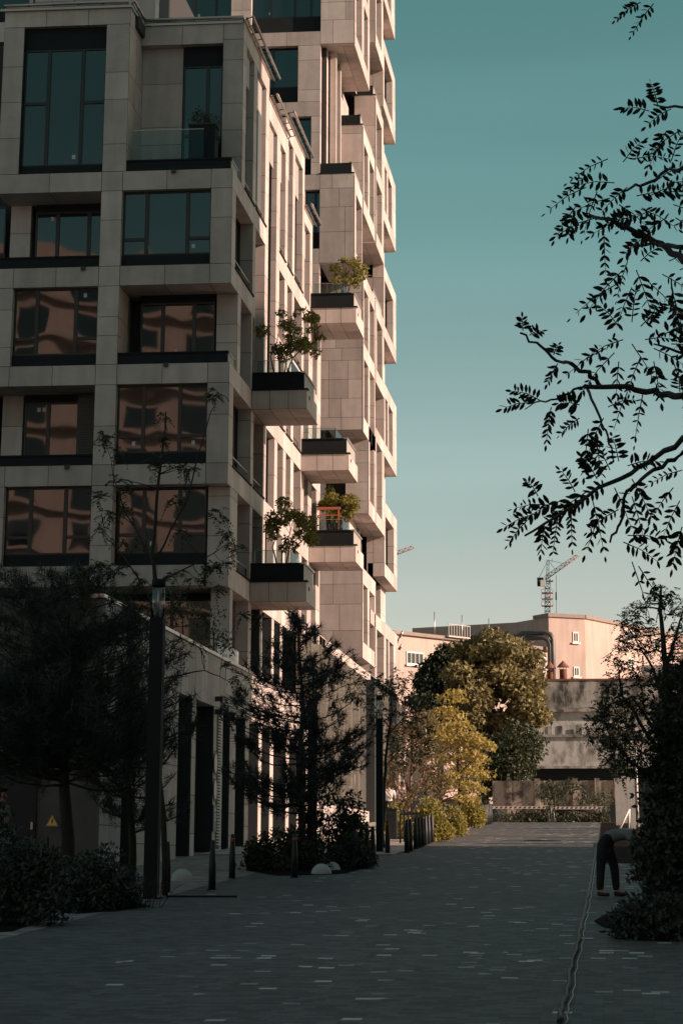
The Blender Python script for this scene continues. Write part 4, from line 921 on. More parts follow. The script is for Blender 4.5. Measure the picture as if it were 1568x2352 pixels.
# ================================================================== CARS (half hidden beyond the hedge)
def car(loc,rot,label):
    t=thing('parked_car',label,'car','cars parked beyond the hedge')
    prof=[(-2.1,.35),(-2.15,.75),(-1.95,.95),(-1.2,1.02),(-.65,1.42),(.75,1.45),(1.35,1.05),(2.0,.95),(2.15,.6),(2.1,.35)]
    b=MB(); w=.86
    def sec(x,z): k=w*(1-.18*max(0,(z-1.)/.45)); return k
    for i in range(len(prof)-1):
        (x0,z0),(x1,z1)=prof[i],prof[i+1]; b.poly([(x0,-sec(x0,z0),z0),(x1,-sec(x1,z1),z1),(x1,sec(x1,z1),z1),(x0,sec(x0,z0),z0)],M['carpaint'],True)
    for s in (-1,1): 
        b.poly([(x,s*sec(x,z),z) for x,z in (prof if s>0 else prof[::-1])],M['carpaint'])
    b.box(-2.05,2.05,-.8,.8,.28,.36,M['black']); b.build('body',t)
    for s in (-1,1):
        b=MB(); yy=lambda z:s*(sec(0,z)+.004); b.poly([(-1.05,yy(1.03),1.03),(-.6,yy(1.36),1.36),(.0,yy(1.38),1.38),(.0,yy(1.03),1.03)],M['carglass']); b.poly([(.05,yy(1.03),1.03),(.05,yy(1.38),1.38),(.72,yy(1.38),1.38),(1.15,yy(1.06),1.06)],M['carglass']); b.build('side_window',t)
    b=MB(); b.poly([(-1.17,-.8,1.045),(-.69,-.68,1.4),(-.69,.68,1.4),(-1.17,.8,1.045)],M['carglass']); b.build('windscreen',t)
    for x in (-1.3,1.3):
        for s in (-1,1):
            b=MB(); b.tube([(x,s*.70,.32),(x,s*.90,.32)],.32,M['tyre'],20); o=b.build('wheel',t); b=MB(); b.tube([(x,s*.895,.32),(x,s*.91,.32)],.2,M['galv'],12); b.build('rim',o)
    for s in (-1,1): 
        b=MB(); b.box(-2.17,-2.1,s*.6-.17,s*.6+.17,.66,.8,M['white']); b.build('headlight',t)
    t.location=loc; t.rotation_euler=(0,0,rot)
p=aY(950,1862,124.); car((float(p[0]),124.,3.73),R(8),'dark blue parked car partly hidden behind the golden hedge, left one')
p=aY(1000,1862,128.); car((float(p[0])+1.2,129.,3.73),R(-5),'dark parked car farther right behind the bronze leaved tree')
# ================================================================== PEOPLE
def skin(name,joints,edges,radii,m,parent=None,root=0,sub=2):
    me=bpy.data.meshes.new(name); me.from_pydata([tuple(j) for j in joints],edges,[]); o=bpy.data.objects.new(name,me); COL.objects.link(o)
    sm=o.modifiers.new('skin','SKIN'); 
    for i,r in enumerate(radii):
        me.skin_vertices[0].data[i].radius=(r,r) if not isinstance(r,tuple) else r
    me.skin_vertices[0].data[root].use_root=True; sm.use_smooth_shade=True
    ss=o.modifiers.new('sub','SUBSURF'); ss.levels=sub; ss.render_levels=sub; me.materials.append(m)
    if parent: o.parent=parent
    return o
def hand_chain(J,E,RD_,wrist,dirv,side,curl=.3):
    """adds a palm and five curled fingers to a skeleton"""
    d=Vector(dirv).normalized(); s=Vector(side).normalized(); n=d.cross(s)
    w=len(J); J.append(tuple(Vector(J[wrist])+d*.05)); E.append((wrist,w)); RD_.append((.038,.018))
    for k,(off,L) in enumerate(((-.03,.065),(-.01,.078),(.01,.073),(.03,.058))):
        a=len(J); J.append(tuple(Vector(J[w])+d*.045+s*off)); E.append((w,a)); RD_.append(.010)
        b_=len(J); J.append(tuple(Vector(J[a])+d*L*.5+n*curl*L*.3)); E.append((a,b_)); RD_.append(.009)
        c_=len(J); J.append(tuple(Vector(J[b_])+d*L*.4+n*curl*L)); E.append((b_,c_)); RD_.append(.008)
    a=len(J); J.append(tuple(Vector(J[wrist])+d*.03-s*.045)); E.append((w,a)); RD_.append(.011)
    b_=len(J); J.append(tuple(Vector(J[a])+d*.045-s*.01)); E.append((a,b_)); RD_.append(.009)
def person(label,pose,loc,rot,shirt,trou,hairlen=.0):
    t=thing('person',label,'person')
    p=pose; J=[];E=[];Rr=[]
    def add(v,r,par=None):
        J.append(tuple(v)); Rr.append(r); 
        if par is not None: E.append((par,len(J)-1))
        return len(J)-1
    pel=add(p['pelvis'],(.15,.11)); w=add(p['waist'],(.125,.095),pel); ch=add(p['chest'],(.16,.11),w); nk=add(p['neck'],.055,ch); hb=add(p['jaw'],(.07,.085),nk); hm=add(p['head'],(.078,.098),hb); ht=add(p['crown'],(.06,.075),hm)
    for s in ('l','r'):
        sh=add(p['sh'+s],.062,ch); el=add(p['el'+s],.043,sh); wr=add(p['wr'+s],.028,el)
        d=Vector(p['wr'+s])-Vector(p['el'+s]); hand_chain(J,E,Rr,wr,d,p.get('hs',(0,1,0)))
        hp=add(p['hi'+s],.095,pel); kn=add(p['kn'+s],.062,hp); an=add(p['an'+s],.042,kn); to=add(p['to'+s],(.045,.03),an)
    body=skin('body',J,E,Rr,M['skin'],t)
    # clothes: slightly larger skins
    tj=[p['pelvis'],p['waist'],p['chest'],p['shl'],p['shr'],Vector(p['shl']).lerp(Vector(p['ell']),.75),Vector(p['shr']).lerp(Vector(p['elr']),.75),Vector(p['chest']).lerp(Vector(p['neck']),.6)]
    skin('shirt',[tuple(v) for v in tj],[(0,1),(1,2),(2,3),(2,4),(3,5),(4,6),(2,7)],[(.175,.13),(.155,.12),(.185,.135),.085,.085,.066,.066,.08],shirt,t)
    tr=[p['waist'],p['pelvis'],p['hil'],p['hir'],p['knl'],p['knr'],tuple(Vector(p['knl']).lerp(Vector(p['anl']),1.02)),tuple(Vector(p['knr']).lerp(Vector(p['anr']),1.02))]
    skin('trousers',[tuple(v) for v in tr],[(0,1),(1,2),(1,3),(2,4),(3,5),(4,6),(5,7)],[(.14,.11),(.17,.13),.115,.115,.08,.08,.062,.062],trou,t,root=1)
    for s in ('l','r'):
        a=Vector(p['an'+s]); o_=Vector(p['to'+s]); d=(o_-a); d.z=0; d=d.normalized() if d.length>0 else Vector((1,0,0))
        skin('shoe',[tuple(a-d*.05+Vector((0,0,-.03))),tuple(a+d*.05+Vector((0,0,-.045))),tuple(a+d*.17+Vector((0,0,-.055)))],[(0,1),(1,2)],[(.05,.045),(.052,.042),(.042,.03)],M['shoe'],t)
    hd=Vector(p['head']); cw=Vector(p['crown']); u=(cw-Vector(p['jaw'])).normalized(); f=Vector(p['face']).normalized()
    b=MB(); sd_=u.cross(f)
    b.tube([hd+f*.09-u*.0,hd+f*.118-u*.02],[.016,.010],M['skin'],6); b.build('nose',t)
    for s in (-1,1):
        b=MB(); c=hd+f*.083+sd_*s*.032+u*.02; b.tube([c,c+f*.01],.010,M['black'],8); b.build('eye',t)
        b=MB(); c=hd+sd_*s*.085; b.tube([c-f*.01,c+sd_*s*.015],[.025,.018],M['skin'],8); b.build('ear',t)
    b=MB(); c=hd+f*.088-u*.045; b.tube([c-sd_*.02,c+sd_*.02],.006,M['red'],5); b.build('mouth',t)
    skin('hair',[tuple(hd-f*.03+u*.02),tuple(cw-f*.02+u*.005),tuple(cw+f*.045-u*.01),tuple(hd-f*.06-u*.03)],[(0,1),(1,2),(0,3)],[(.09,.1),(.075,.09),.05,.06],M['hair'],t)
    t.location=loc; t.rotation_euler=(0,0,rot); return t
# local frame: +x is where the figure faces
stand=dict(pelvis=(0,0,.95),waist=(.01,0,1.1),chest=(.02,0,1.34),neck=(.03,0,1.50),jaw=(.06,0,1.56),head=(.055,0,1.64),crown=(.04,0,1.72),face=(1,0,0),
 shl=(.01,.19,1.42),shr=(.01,-.19,1.42),ell=(-.05,.25,1.15),elr=(-.06,-.25,1.15),wrl=(.06,.24,.93),wrr=(.0,-.25,.92),hil=(0,.10,.88),hir=(0,-.10,.88),knl=(.14,.11,.5),knr=(-.02,-.11,.49),anl=(.10,.11,.09),anr=(-.28,-.11,.14),tol=(.24,.11,.04),tor=(-.18,-.11,.05))
g=G(893,1898.); W1=person('person in a white shirt and dark trousers walking away on the sunlit pavement',stand,g,R(100),M['shirt'],M['trousers'])
b=MB(); b.tube([(-.10,.15,1.47),(-.15,.0,1.3),(-.12,-.14,1.1)],.02,M['trousers'],6); b.build('bag_strap',W1)
g=G(924,1893.); person('second person in a pale shirt, half hidden behind the hedge by the tree',dict(stand,wrl=(.1,.22,1.0)),g,R(75),M['shirt'],M['trousers'])
bend=dict(pelvis=(-.12,0,.90),waist=(.05,0,1.0),chest=(.30,0,1.03),neck=(.46,0,.97),jaw=(.55,0,.92),head=(.61,0,.86),crown=(.68,0,.82),face=(.3,0,-.95),
 shl=(.36,.19,1.0),shr=(.36,-.19,.99),ell=(.46,.22,.74),elr=(.42,-.22,.75),wrl=(.60,.15,.52),wrr=(.58,-.14,.54),hil=(-.12,.12,.85),hir=(-.12,-.12,.85),knl=(-.0,.17,.48),knr=(-.16,-.16,.48),anl=(.02,.18,.09),anr=(-.18,-.18,.09),tol=(.16,.2,.04),tor=(-.05,-.2,.04))
g=G(1407,2060.); person('person in grey jacket and dark trousers bending over the bed on the right',bend,g,R(-12),M['greyshirt'],M['trousers'])
# person cut off by the left edge
g=G(-9,2052.); sit=dict(stand); person('person in a beige top standing at the very left edge behind the shrubs',stand,g,R(-30),M['beige'],M['trousers'])
# ================================================================== VEGETATION
class Leaves:
    def __init__(s): s.v=[]; s.f=[]; s.n=0
    def add(s,V,Fc):   # V (k,m,3) groups, Fc faces of one group
        k,m,_=V.shape; s.v.append(V.reshape(-1,3)); base=(np.arange(k)*m+s.n)[:,None]
        for f in Fc: s.f.append(base+np.array(f)[None,:])
        s.n+=k*m
    def build(s,name,m,parent):
        me=bpy.data.meshes.new(name); V=np.concatenate(s.v); 
        nf=[a for a in s.f]; loops=np.concatenate([a.reshape(-1) for a in nf]); sizes=np.concatenate([np.full(len(a),a.shape[1]) for a in nf]); starts=np.concatenate([[0],np.cumsum(sizes)[:-1]])
        me.vertices.add(len(V)); me.vertices.foreach_set('co',V.astype(np.float32).reshape(-1)); me.loops.add(len(loops)); me.loops.foreach_set('vertex_index',loops.astype(np.int32))
        me.polygons.add(len(sizes)); me.polygons.foreach_set('loop_start',starts.astype(np.int32)); me.polygons.foreach_set('loop_total',sizes.astype(np.int32)); me.update(calc_edges=True); me.validate()
        me.materials.append(m); o=bpy.data.objects.new(name,me); COL.objects.link(o)
        if parent: o.parent=parent
        return o
def unit(v): return v/np.maximum(np.linalg.norm(v,axis=-1,keepdims=True),1e-9)
def frames(n,droop=.0,out=None):
    d=unit(RNG.normal(size=(n,3))+np.array([0,0,-droop])+(0 if out is None else out)); a=unit(np.cross(d,unit(RNG.normal(size=(n,3))))); return d,a,np.cross(d,a)
def leaf_broad(L,C,size,droop=.5,ratio=.5,var=.35,out=None):
    n=len(C); d,a,b=frames(n,droop,out); s=(size*(1+var*RNG.uniform(-1,1,n)))[:,None]
    V=np.stack([C,C+d*s*.45+a*s*ratio*.5+b*s*.06,C+d*s,C+d*s*.45-a*s*ratio*.5+b*s*.06],1); L.add(V,[(0,1,2,3)])
def leaf_sprig(L,C,D,length,leaflet,pairs=6,droop=.9):
    """compound leaves: a drooping stalk with pairs of oval leaflets"""
    n=len(C); D=unit(D); side=unit(np.cross(D,np.array([0,0,1.])+.3*RNG.normal(size=(n,3)))); g=np.array([0,0,-1.])
    for k in range(pairs*2+1):
        t=(k//2+1)/(pairs+.5); last=k==pairs*2
        P=C+D*length*t*.9+g*(length*droop*t*t*.55)
        if last: dd=unit(D+g*droop*1.2)
        else: dd=unit(side*(1 if k%2 else -1)+D*.45+g*.35+.15*RNG.normal(size=(n,3)))
        w=unit(np.cross(dd,g+.4*RNG.normal(size=(n,3)))); s=leaflet*(1.-.25*abs(t-.5))*RNG.uniform(.8,1.15,(n,1))
        V=np.stack([P,P+dd*s*.3+w*s*.20,P+dd*s*.72+w*s*.17,P+dd*s,P+dd*s*.72-w*s*.17,P+dd*s*.3-w*s*.20],1); L.add(V,[(0,1,2,3,4,5)])
    # stalk
    w=side*.006*(length/.2); Q=C+D*length*.9+g*(length*droop*.55); Mm=C+D*length*.45+g*(length*droop*.14)
    L.add(np.stack([C-w*.5,C+w*.5,Mm+w*.4,Mm-w*.4],1),[(0,1,2,3)]); L.add(np.stack([Mm-w*.4,Mm+w*.4,Q+w*.2,Q-w*.2],1),[(0,1,2,3)])
def leaf_tuft(L,C,D,length,k=34,wid=.004,spread=.9,back=.25):
    n=len(C); D=unit(D)
    for i in range(k):
        d=unit(D*(.55)+spread*unit(RNG.normal(size=(n,3)))); P=C-D*back*length*RNG.uniform(0,1.6,(n,1)); s=length*RNG.uniform(.7,1.1,(n,1)); w=unit(np.cross(d,RNG.normal(size=(n,3))))*wid
        L.add(np.stack([P-w,P+w,P+d*s],1),[(0,1,2)])
def blob(n,c,r,hollow=.0):
    v=unit(RNG.normal(size=(n,3)))*(RNG.uniform(hollow,1,(n,1))**(1/2.4)); return np.array(c)+v*np.array(r)
def limb(b,p0,p1,r0,r1,m,sag=.1,n=5,seg=6):
    p0=Vector(p0); p1=Vector(p1); L=(p1-p0).length; o=Vector(RNG.normal(size=3)*.06*L); P=[]
    for i in range(n+1):
        t=i/n; P.append(p0.lerp(p1,t)+o*math.sin(t*math.pi)+Vector((0,0,sag*L*math.sin(t*math.pi))))
    b.tube(P,[r0+(r1-r0)*i/n for i in range(n+1)],m,seg); return P
def V3(px,py,Y): return np.array([float(v) for v in aY(px,py,Y)])
def mtree(label,stems,clumps,bark,leafm,size,dens,name='tree',kind='broad',group=None,cat='tree',out=None,rad=.03,base=None,trunkname='trunk',droop=.5,sp=(.2,.05,6),filln=1.,twigs=5):
    """stems: list of polylines; clumps: (centre, radius3, count factor); limbs run from the nearest stem to each clump"""
    t=thing(name,label,cat,group); b=MB(); pts=[]
    for s in stems:
        P=[Vector([float(q) for q in p]) for p in s[0]]; r0,r1=s[1]; n=len(P); Q=[]
        for i in range(n-1):
            for j in range(4): Q.append(P[i].lerp(P[i+1],j/4)+Vector(RNG.normal(size=3)*.012*(P[i+1]-P[i]).length if (i or j) else (0,0,0)))
        Q.append(P[-1]); m_=len(Q); b.tube(Q,[r0+(r1-r0)*i/(m_-1) for i in range(m_)],bark,8); pts+= [(q,r0+(r1-r0)*i/(m_-1)) for i,q in enumerate(Q) if i>m_*.3]
    L=Leaves()
    for c,r,k in clumps:
        c=np.array(c); r=np.array(r if hasattr(r,'__len__') else (r,)*3)
        cand=sorted(pts,key=lambda q:(q[0]-Vector(c)).length+.9*max(0,q[0].z-c[2]))[0]
        P=limb(b,cand[0],c,min(cand[1]*.7,rad),rad*.25,bark,.04)
        vol=r[0]*r[1]*r[2]; n=max(8,int(dens*k*vol**.72))
        C=blob(n,c,r,.15)
        nt_=twigs if kind!='tuft' else 0
        for e in C[:nt_]: limb(b,P[-2],e,rad*.3,rad*.08,bark,.03,3,4)
        if kind=='broad': leaf_broad(L,C,size,droop,out=out)
        elif kind=='sprig': leaf_sprig(L,C,unit(C-c+np.array([0,0,.1])+.4*RNG.normal(size=C.shape)),sp[0],sp[1],sp[2],droop)
        elif kind=='tuft': 
            for e in C: limb(b,P[-2],e,rad*.35,rad*.15,bark,.03,2,4)
            leaf_tuft(L,C,unit(C-c)+np.array([0,0,.7]),size,k=sp[0],wid=sp[1])
    b.build(trunkname,t); L.build('crown',leafm,t)
    if base is None: base=stems[0][0][0]
    settle(t,base); return t
# ---- balcony trees
def balctree(label,Y,x0,x1,y0,y1,ybase,xb,seed,n=15,leafm='leaf',dens=3600):
    global RNG; RNG=np.random.default_rng(seed); cl=[]; B=V3(xb,ybase,Y+.9)
    X0,X1=V3(x0,y1,Y)[0],V3(x1,y1,Y)[0]; Z0,Z1=V3(x0,y1,Y)[2],V3(x0,y0,Y)[2]; cx,cz=(X0+X1)/2,(Z0+Z1)/2; rx,rz=(X1-X0)/2,(Z1-Z0)/2
    for i in range(int(n*1.5)):
        a=RNG.uniform(0,2*math.pi); q=RNG.uniform(.05,1.)**.55
        cl.append(((cx+rx*q*math.cos(a)*.85,Y+1.2+RNG.uniform(-.9,.9),cz+rz*q*math.sin(a)*.85),RNG.uniform(.12,.30)*np.array([1,1,.75]),1.))
    stems=[([B+np.array([dx*.2,0,-.35]),B+np.array([dx*.6,.0,.6]),(cx+dx*rx*.8,Y+1.2+dx*.2,cz-rz*.3)],(.03,.015)) for dx in (-.6,-.1,.35,.7)]
    return mtree(label,stems,cl,M['bark'],M[leafm],.115,dens,name='balcony_tree',group='small trees planted on the balconies',cat='tree',rad=.018,base=B,out=None)
balctree('bushy multi stemmed tree on the upper near balcony of the block',79.2,583,752,685,812,858,645,1,20)
balctree('loose multi stemmed tree on the lowest near balcony of the block',79.4,588,733,1122,1268,1298,650,2,20)
balctree('small tree on the highest planted balcony, by the stepped tower corner',95.,738,842,562,650,674,785,3,15,dens=3000)
balctree('dense dark round tree on the lower far balcony behind the red frame',95.,716,820,1108,1190,1222,770,4,18,dens=5000)
# planter with clipped bush on the front terrace
c0,c1=V3(437,362,75.1),V3(497,362,75.1); zt_=float(aY(440,291,75.1)[2]); t=thing('planter','dark square planter with an overgrown juniper on the upper terrace behind the glass guard','planter'); 
b=MB(); b.box(c0[0],c1[0],74.75,75.5,A[4]+BH,zt_,M['dark']); b.box(c0[0]-.03,c1[0]+.03,74.72,75.53,zt_-.05,zt_,M['frame']); b.build('box',t); settle(t,(c0[0]+.4,75.1,A[4]+BH))
mid=(c0[0]+c1[0])/2
mtree('overgrown feathery shrub growing out of the terrace planter',[([(mid,75.1,zt_-.1),(mid+.05,75.1,zt_+.4)],(.03,.01))],[((mid-.15,75.1,zt_+.25),(.35,.3,.3),1),((mid+.28,75.05,zt_+.1),(.3,.3,.35),1),((mid+.42,75.,zt_-.3),(.14,.15,.4),.8),((mid-.2,75.1,zt_+.55),(.12,.12,.2),.7)],M['bark'],M['leafdark'],.07,4200,name='shrub',cat='shrub',rad=.012,droop=-.6)
# ---- dark foliage on the podium roof
RNG=np.random.default_rng(20)
for i,(x0,x1,y0,y1,Y,lab) in enumerate(((370,470,1370,1440,64.,'dim shrub behind the podium parapet under the front balcony slab, left one'),(455,525,1400,1500,68.,'dim shrub with a few warm leaves above the podium parapet, right one'),(150,270,1352,1395,58.,'dark shrub on the podium roof behind the big pine'))):
    z0=7.4; cl=[]
    for k in range(7):
        x=RNG.uniform(x0,x1); y=RNG.uniform(y0,y1); cl.append((V3(x,y,Y+RNG.uniform(-.5,.5)),(.35,.35,.3),1))
    B=np.array([V3((x0+x1)/2,y1,Y)[0],Y,z0]); mtree(lab,[([B,B+np.array([0,0,.8])],(.03,.015))],cl,M['bark'],M['leafdark'],.09,900,name='shrub',cat='shrub',group='shrubs on the podium roof',rad=.015)
# ---- PINES
def pine(label,px,pbase,Y,ptop,prof,tufts,seed,size=.16,xlean=0,rtr=.12,needles=34,wid=.0045,fmin=.18):
    """whorled pine; prof(t)->half width in metres at height fraction t"""
    global RNG; RNG=np.random.default_rng(seed); B=np.array([float(v) for v in aY(px,pbase,Y)]); B[2]=gz(Y); T=V3(px+xlean,ptop,Y); H=T[2]-B[2]
    t=thing('pine_tree',label,'pine tree','dark pines'); b=MB(); n=12; P=[Vector(B+(T-B)*i/n+np.array([.05*math.sin(i),.03*math.cos(i*1.3),0])*(i>0)) for i in range(n+1)]
    b.tube(P,[rtr*(1-.9*i/n)+.012 for i in range(n+1)],M['bark'],9); Cs=[];Ds=[]
    nb=int(tufts/9); wmax=max(prof(u/20) for u in range(4,20))
    for i in range(nb):
        f=RNG.uniform(fmin,.97)
        for _ in range(3):
            if RNG.uniform()*wmax>prof(f)+.15: f=RNG.uniform(fmin,.97)
        f=f if i>1 else 1.; w=prof(f); a=RNG.uniform(0,2*math.pi); p0=B+(T-B)*min(f,.99); Lb=w*RNG.uniform(.75,1.08); end=p0+np.array([math.cos(a)*Lb,math.sin(a)*Lb,Lb*.28+.1])
        Q=limb(b,p0,end,.028*(1-f*.6),.008,M['bark'],-.09,5,5)
        for k in range(9):
            s=RNG.uniform(.28,1.0) if k else 1.; j=s*(len(Q)-1); q=np.array(Q[int(j)].lerp(Q[min(int(j)+1,len(Q)-1)],j%1)); off=np.array([-math.sin(a),math.cos(a),0])*RNG.uniform(-.42,.42)*Lb*.62*(1.15-s)+np.array([0,0,RNG.uniform(-.02,.25)*min(Lb,1)]) if k else 0
            e=q+off; 
            if k: limb(b,q,e,.009,.006,M['bark'],0,2,4)
            Cs.append(e); Ds.append(unit(np.array([math.cos(a)*.6,math.sin(a)*.6,.8])+.25*RNG.normal(size=3)))
    Cs.append(T); Ds.append(np.array([0,0,1.]))
    L=Leaves(); leaf_tuft(L,np.array(Cs),np.array(Ds),size,k=needles,wid=wid,back=.9); b.build('trunk',t); L.build('crown',M['needle'],t); settle(t,B)
pine('very dark bushy pine filling the left foreground in front of the podium',152,2040,43.,1322,lambda f:.35+2.0*math.sin(min(1,(1.06-f)*1.25)*math.pi*.62)**.8,1750,31,size=.23,rtr=.12,needles=28,wid=.007,fmin=.33)
pine('dark pine beside the second lamp post over the bush island',690,1995,54.,1425,lambda f:.12+1.65*math.sin(min(1,(1.03-f)*1.5)*math.pi*.62)**.8*(1 if f>.25 else f*4),760,32,size=.19,rtr=.07,needles=34,wid=.009)
pine('dark pine crown between the first lamp post and the big pine',300,2025,46.,1400,lambda f:.15+.95*math.sin(min(1,(1.03-f)*1.2)*math.pi*.6),520,33,size=.2,rtr=.07,needles=28,wid=.006)
# ---- thin locust tree by the first lamp
RNG=np.random.default_rng(40)
def px_clumps(lst,Y,r,k=1.,dy=.6): return [(V3(x,y,Y+RNG.uniform(-dy,dy)),(r*rr,r*rr,r*rr*.7),k) for x,y,rr in lst]
B=G(379,2058); Y=B.y
cl=px_clumps([(495,905,.8),(488,915,.6),(375,960,.5),(372,1010,.7),(250,1010,.8),(275,1035,.7),(240,1000,.5),(365,1060,.9),(415,1075,.9),(440,1072,.6),(350,1080,.6),(275,1100,.8),(290,1130,.7),(225,1140,.8),(245,1180,.8),(290,1170,.7),(230,1220,.7),(275,1240,.7),(320,1250,.7),(400,1150,.8),(420,1220,.7),(500,1180,.9),(520,1230,.8),(540,1255,.7),(480,1300,.9),(510,1290,.8),(450,1330,.8),(400,1320,.9),(270,1310,.9),(230,1300,.8),(185,1310,.8),(320,1330,.8),(500,1350,.6),(560,1410,.6),(600,1420,.5),(520,1530,.6),(540,1560,.5),(450,1480,.5),(470,1420,.6)],Y,.16,.9)
mtree('young thin leaved tree rising above the first lamp post',[([B,V3(372,1700,Y),V3(362,1400,Y),V3(352,1270,Y),V3(362,1120,Y),V3(378,1000,Y),V3(382,945,Y)],(.055,.012)),([V3(362,1400,Y),V3(300,1300,Y),V3(250,1240,Y+.3)],(.02,.006)),([V3(354,1290,Y),V3(430,1150,Y-.3),V3(480,960,Y-.3),V3(500,905,Y)],(.02,.005)),([V3(352,1290,Y),V3(290,1180,Y+.3),V3(240,1010,Y+.2)],(.018,.005)),([V3(356,1340,Y),V3(440,1300,Y),V3(540,1240,Y)],(.02,.005)),([V3(368,1560,Y),V3(470,1540,Y),V3(540,1570,Y)],(.016,.004))],cl,M['bark'],M['leafdark'],.1,1700,kind='sprig',sp=(.19,.065,6),rad=.012,droop=.9,twigs=2)
# ---- bush island
def mound(label,cx,cy,w,Y,h,leafm,size,n,dens=2200,seed=1,name='bush',group=None,droop=-.2):
    global RNG; RNG=np.random.default_rng(seed); B=np.array([float(v) for v in aG(cx,cy)]) if Y is None else np.array([V3(cx,cy,Y)[0],Y,gz(Y)]); W_=w*B[1]/F/2; cl=[]
    for i in range(n):
        a=RNG.uniform(0,2*math.pi); q=RNG.uniform(0,1)**.5; x=math.cos(a)*q; y=math.sin(a)*q; zz=h*math.sqrt(max(.05,1-q*q))*RNG.uniform(.25,1.0)
        cl.append(((B[0]+x*W_,B[1]+y*W_*.8,B[2]+zz),(.3,.3,.24),1.))
    return mtree(label,[([B+np.array([dx*W_*.2,0,-.05]),B+np.array([dx*W_*.6,0,h*.6])],(.03,.012)) for dx in (-1,0,1)],cl,M['bark'],M[leafm],size,dens,name=name,cat='bush',group=group,rad=.014,base=B,droop=droop)
mound('tall dark leafy bush at the right of the bush island',755,1990,170,56.,1.75,'leafdark',.11,34,1900,51)
mound('low spreading dark shrub at the left of the bush island',650,2000,190,53.5,.75,'leafdark',.09,30,1900,52)
mound('low dark feathery shrub at the right foot of the bush island',800,2000,90,54.5,.8,'yew',.08,16,2000,53)
mound('dark round shrub at the far left edge of the foreground bed',40,2120,210,33.5,1.15,'yew',.09,40,2000,54)
mound('dark feathery shrub below the big pine in the left bed',195,2085,190,37.5,.95,'yew',.08,34,2000,55)
mound('low dark shrub at the very left behind the round one',-30,2040,190,40.,1.6,'yew',.09,26,1700,56)
# grass tufts
def grass(label,px,py,n,h,seed,m='grass'):
    global RNG; RNG=np.random.default_rng(seed); g=G(px,py); L=Leaves(); C=np.array(g)+RNG.normal(size=(n,3))*np.array([.22,.18,0]); d=unit(RNG.normal(size=(n,3))*np.array([.5,.5,.1])+np.array([0,0,1.])); s=h*RNG.uniform(.6,1.1,(n,1)); w=unit(np.cross(d,RNG.normal(size=(n,3))))*.006; o=d*np.array([1,1,0]); 
    L.add(np.stack([C-w,C+w,C+d*s*.6+w*.8,C+d*s+o*s*.4-np.array([0,0,1.])*s*.08,C+d*s*.6-w*.8],1),[(0,1,2,4),(4,2,3)]); ob=L.build('grass_tuft',M[m],None); tag(ob,label,'grass')
grass('arching grass tuft at the right end of the left bed',272,2085,420,.62,61); grass('thin arching grass between the two left shrubs',118,2092,260,.42,62)
# ---- hedges by the kerb
mound('golden green hedge bush behind the kerb bollards, nearest one',985,1921,90,77.5,1.15,'hedge',.10,34,2300,71,'hedge_bush'); mound('golden green hedge bush left of the reddish tree',905,1925,60,84.,1.1,'hedge',.10,20,2000,72,'hedge_bush'); mound('golden hedge bush at the foot of the middle bollard cluster',1040,1915,40,84.,.95,'hedge',.10,18,2000,73,'hedge_bush'); mound('golden hedge bush left of the far bollards',1082,1900,46,99.,1.15,'hedge',.10,22,2300,74,'hedge_bush')
# ---- mid street trees
RNG=np.random.default_rng(80)
def rnd_clumps(n,x0,x1,y0,y1,Y,r,dy=1.,shape='el'):
    o=[]; 
    for i in range(n):
        a=RNG.uniform(0,2*math.pi); q=RNG.uniform(0,1)**.5; x=(x0+x1)/2+(x1-x0)/2*q*math.cos(a); y=(y0+y1)/2+(y1-y0)/2*q*math.sin(a); rr=r*RNG.uniform(.65,1.25); o.append((V3(x,y,Y+RNG.uniform(-dy,dy)),(rr,rr,rr*.6),1.))
    return o
B=G(880,1950); Y=70.; B=np.array([V3(880,1950,Y)[0],Y,gz(Y)])
mtree('thin dark stemmed tree with sparse feathery leaves just right of the third lamp post',[([B,V3(882,1800,Y),V3(890,1690,Y),V3(900,1640,Y),V3(897,1560,Y)],(.06,.01)),([V3(890,1690,Y),V3(925,1650,Y+.3),V3(950,1620,Y)],(.02,.006)),([V3(884,1760,Y),V3(920,1720,Y),V3(960,1700,Y)],(.02,.006)),([V3(893,1670,Y),V3(850,1610,Y),V3(810,1560,Y)],(.018,.005)),([V3(886,1740,Y),V3(855,1700,Y)],(.015,.005))],
 px_clumps([(815,1555,.8),(840,1560,.8),(870,1565,.8),(900,1560,.9),(930,1545,.8),(915,1575,.9),(850,1600,.7),(825,1610,.6),(890,1600,.8),(930,1600,.9),(960,1610,.7),(945,1640,.8),(905,1640,.8),(870,1640,.8),(840,1640,.6),(900,1690,.9),(940,1700,.8),(960,1730,.7),(915,1740,.8),(950,1660,.9),(975,1690,.7)],Y,.42,.55,.8),M['bark'],M['leafdark'],.1,420,kind='sprig',sp=(.26,.10,5),rad=.014,droop=1.,twigs=3)
RNG=np.random.default_rng(81); Y=86.; B=np.array([V3(938,1900,Y)[0],Y,gz(Y)])
mtree('tree with reddish forked trunk and bronze green crown behind the bicycle racks',[([B,V3(938,1835,Y),V3(925,1760,Y)],(.09,.03)),([V3(938,1845,Y),V3(962,1800,Y),V3(985,1740,Y)],(.06,.02)),([V3(937,1850,Y),V3(908,1800,Y),V3(895,1750,Y)],(.05,.02)),([V3(938,1835,Y),V3(948,1740,Y),V3(950,1650,Y)],(.06,.015))],
 rnd_clumps(58,888,1030,1615,1850,Y,.46,1.5),M['barkwarm'],M['leafbrown'],.12,480,rad=.03)
RNG=np.random.default_rng(82); Y=100.; B=np.array([V3(1012,1895,Y)[0],Y,gz(Y)])
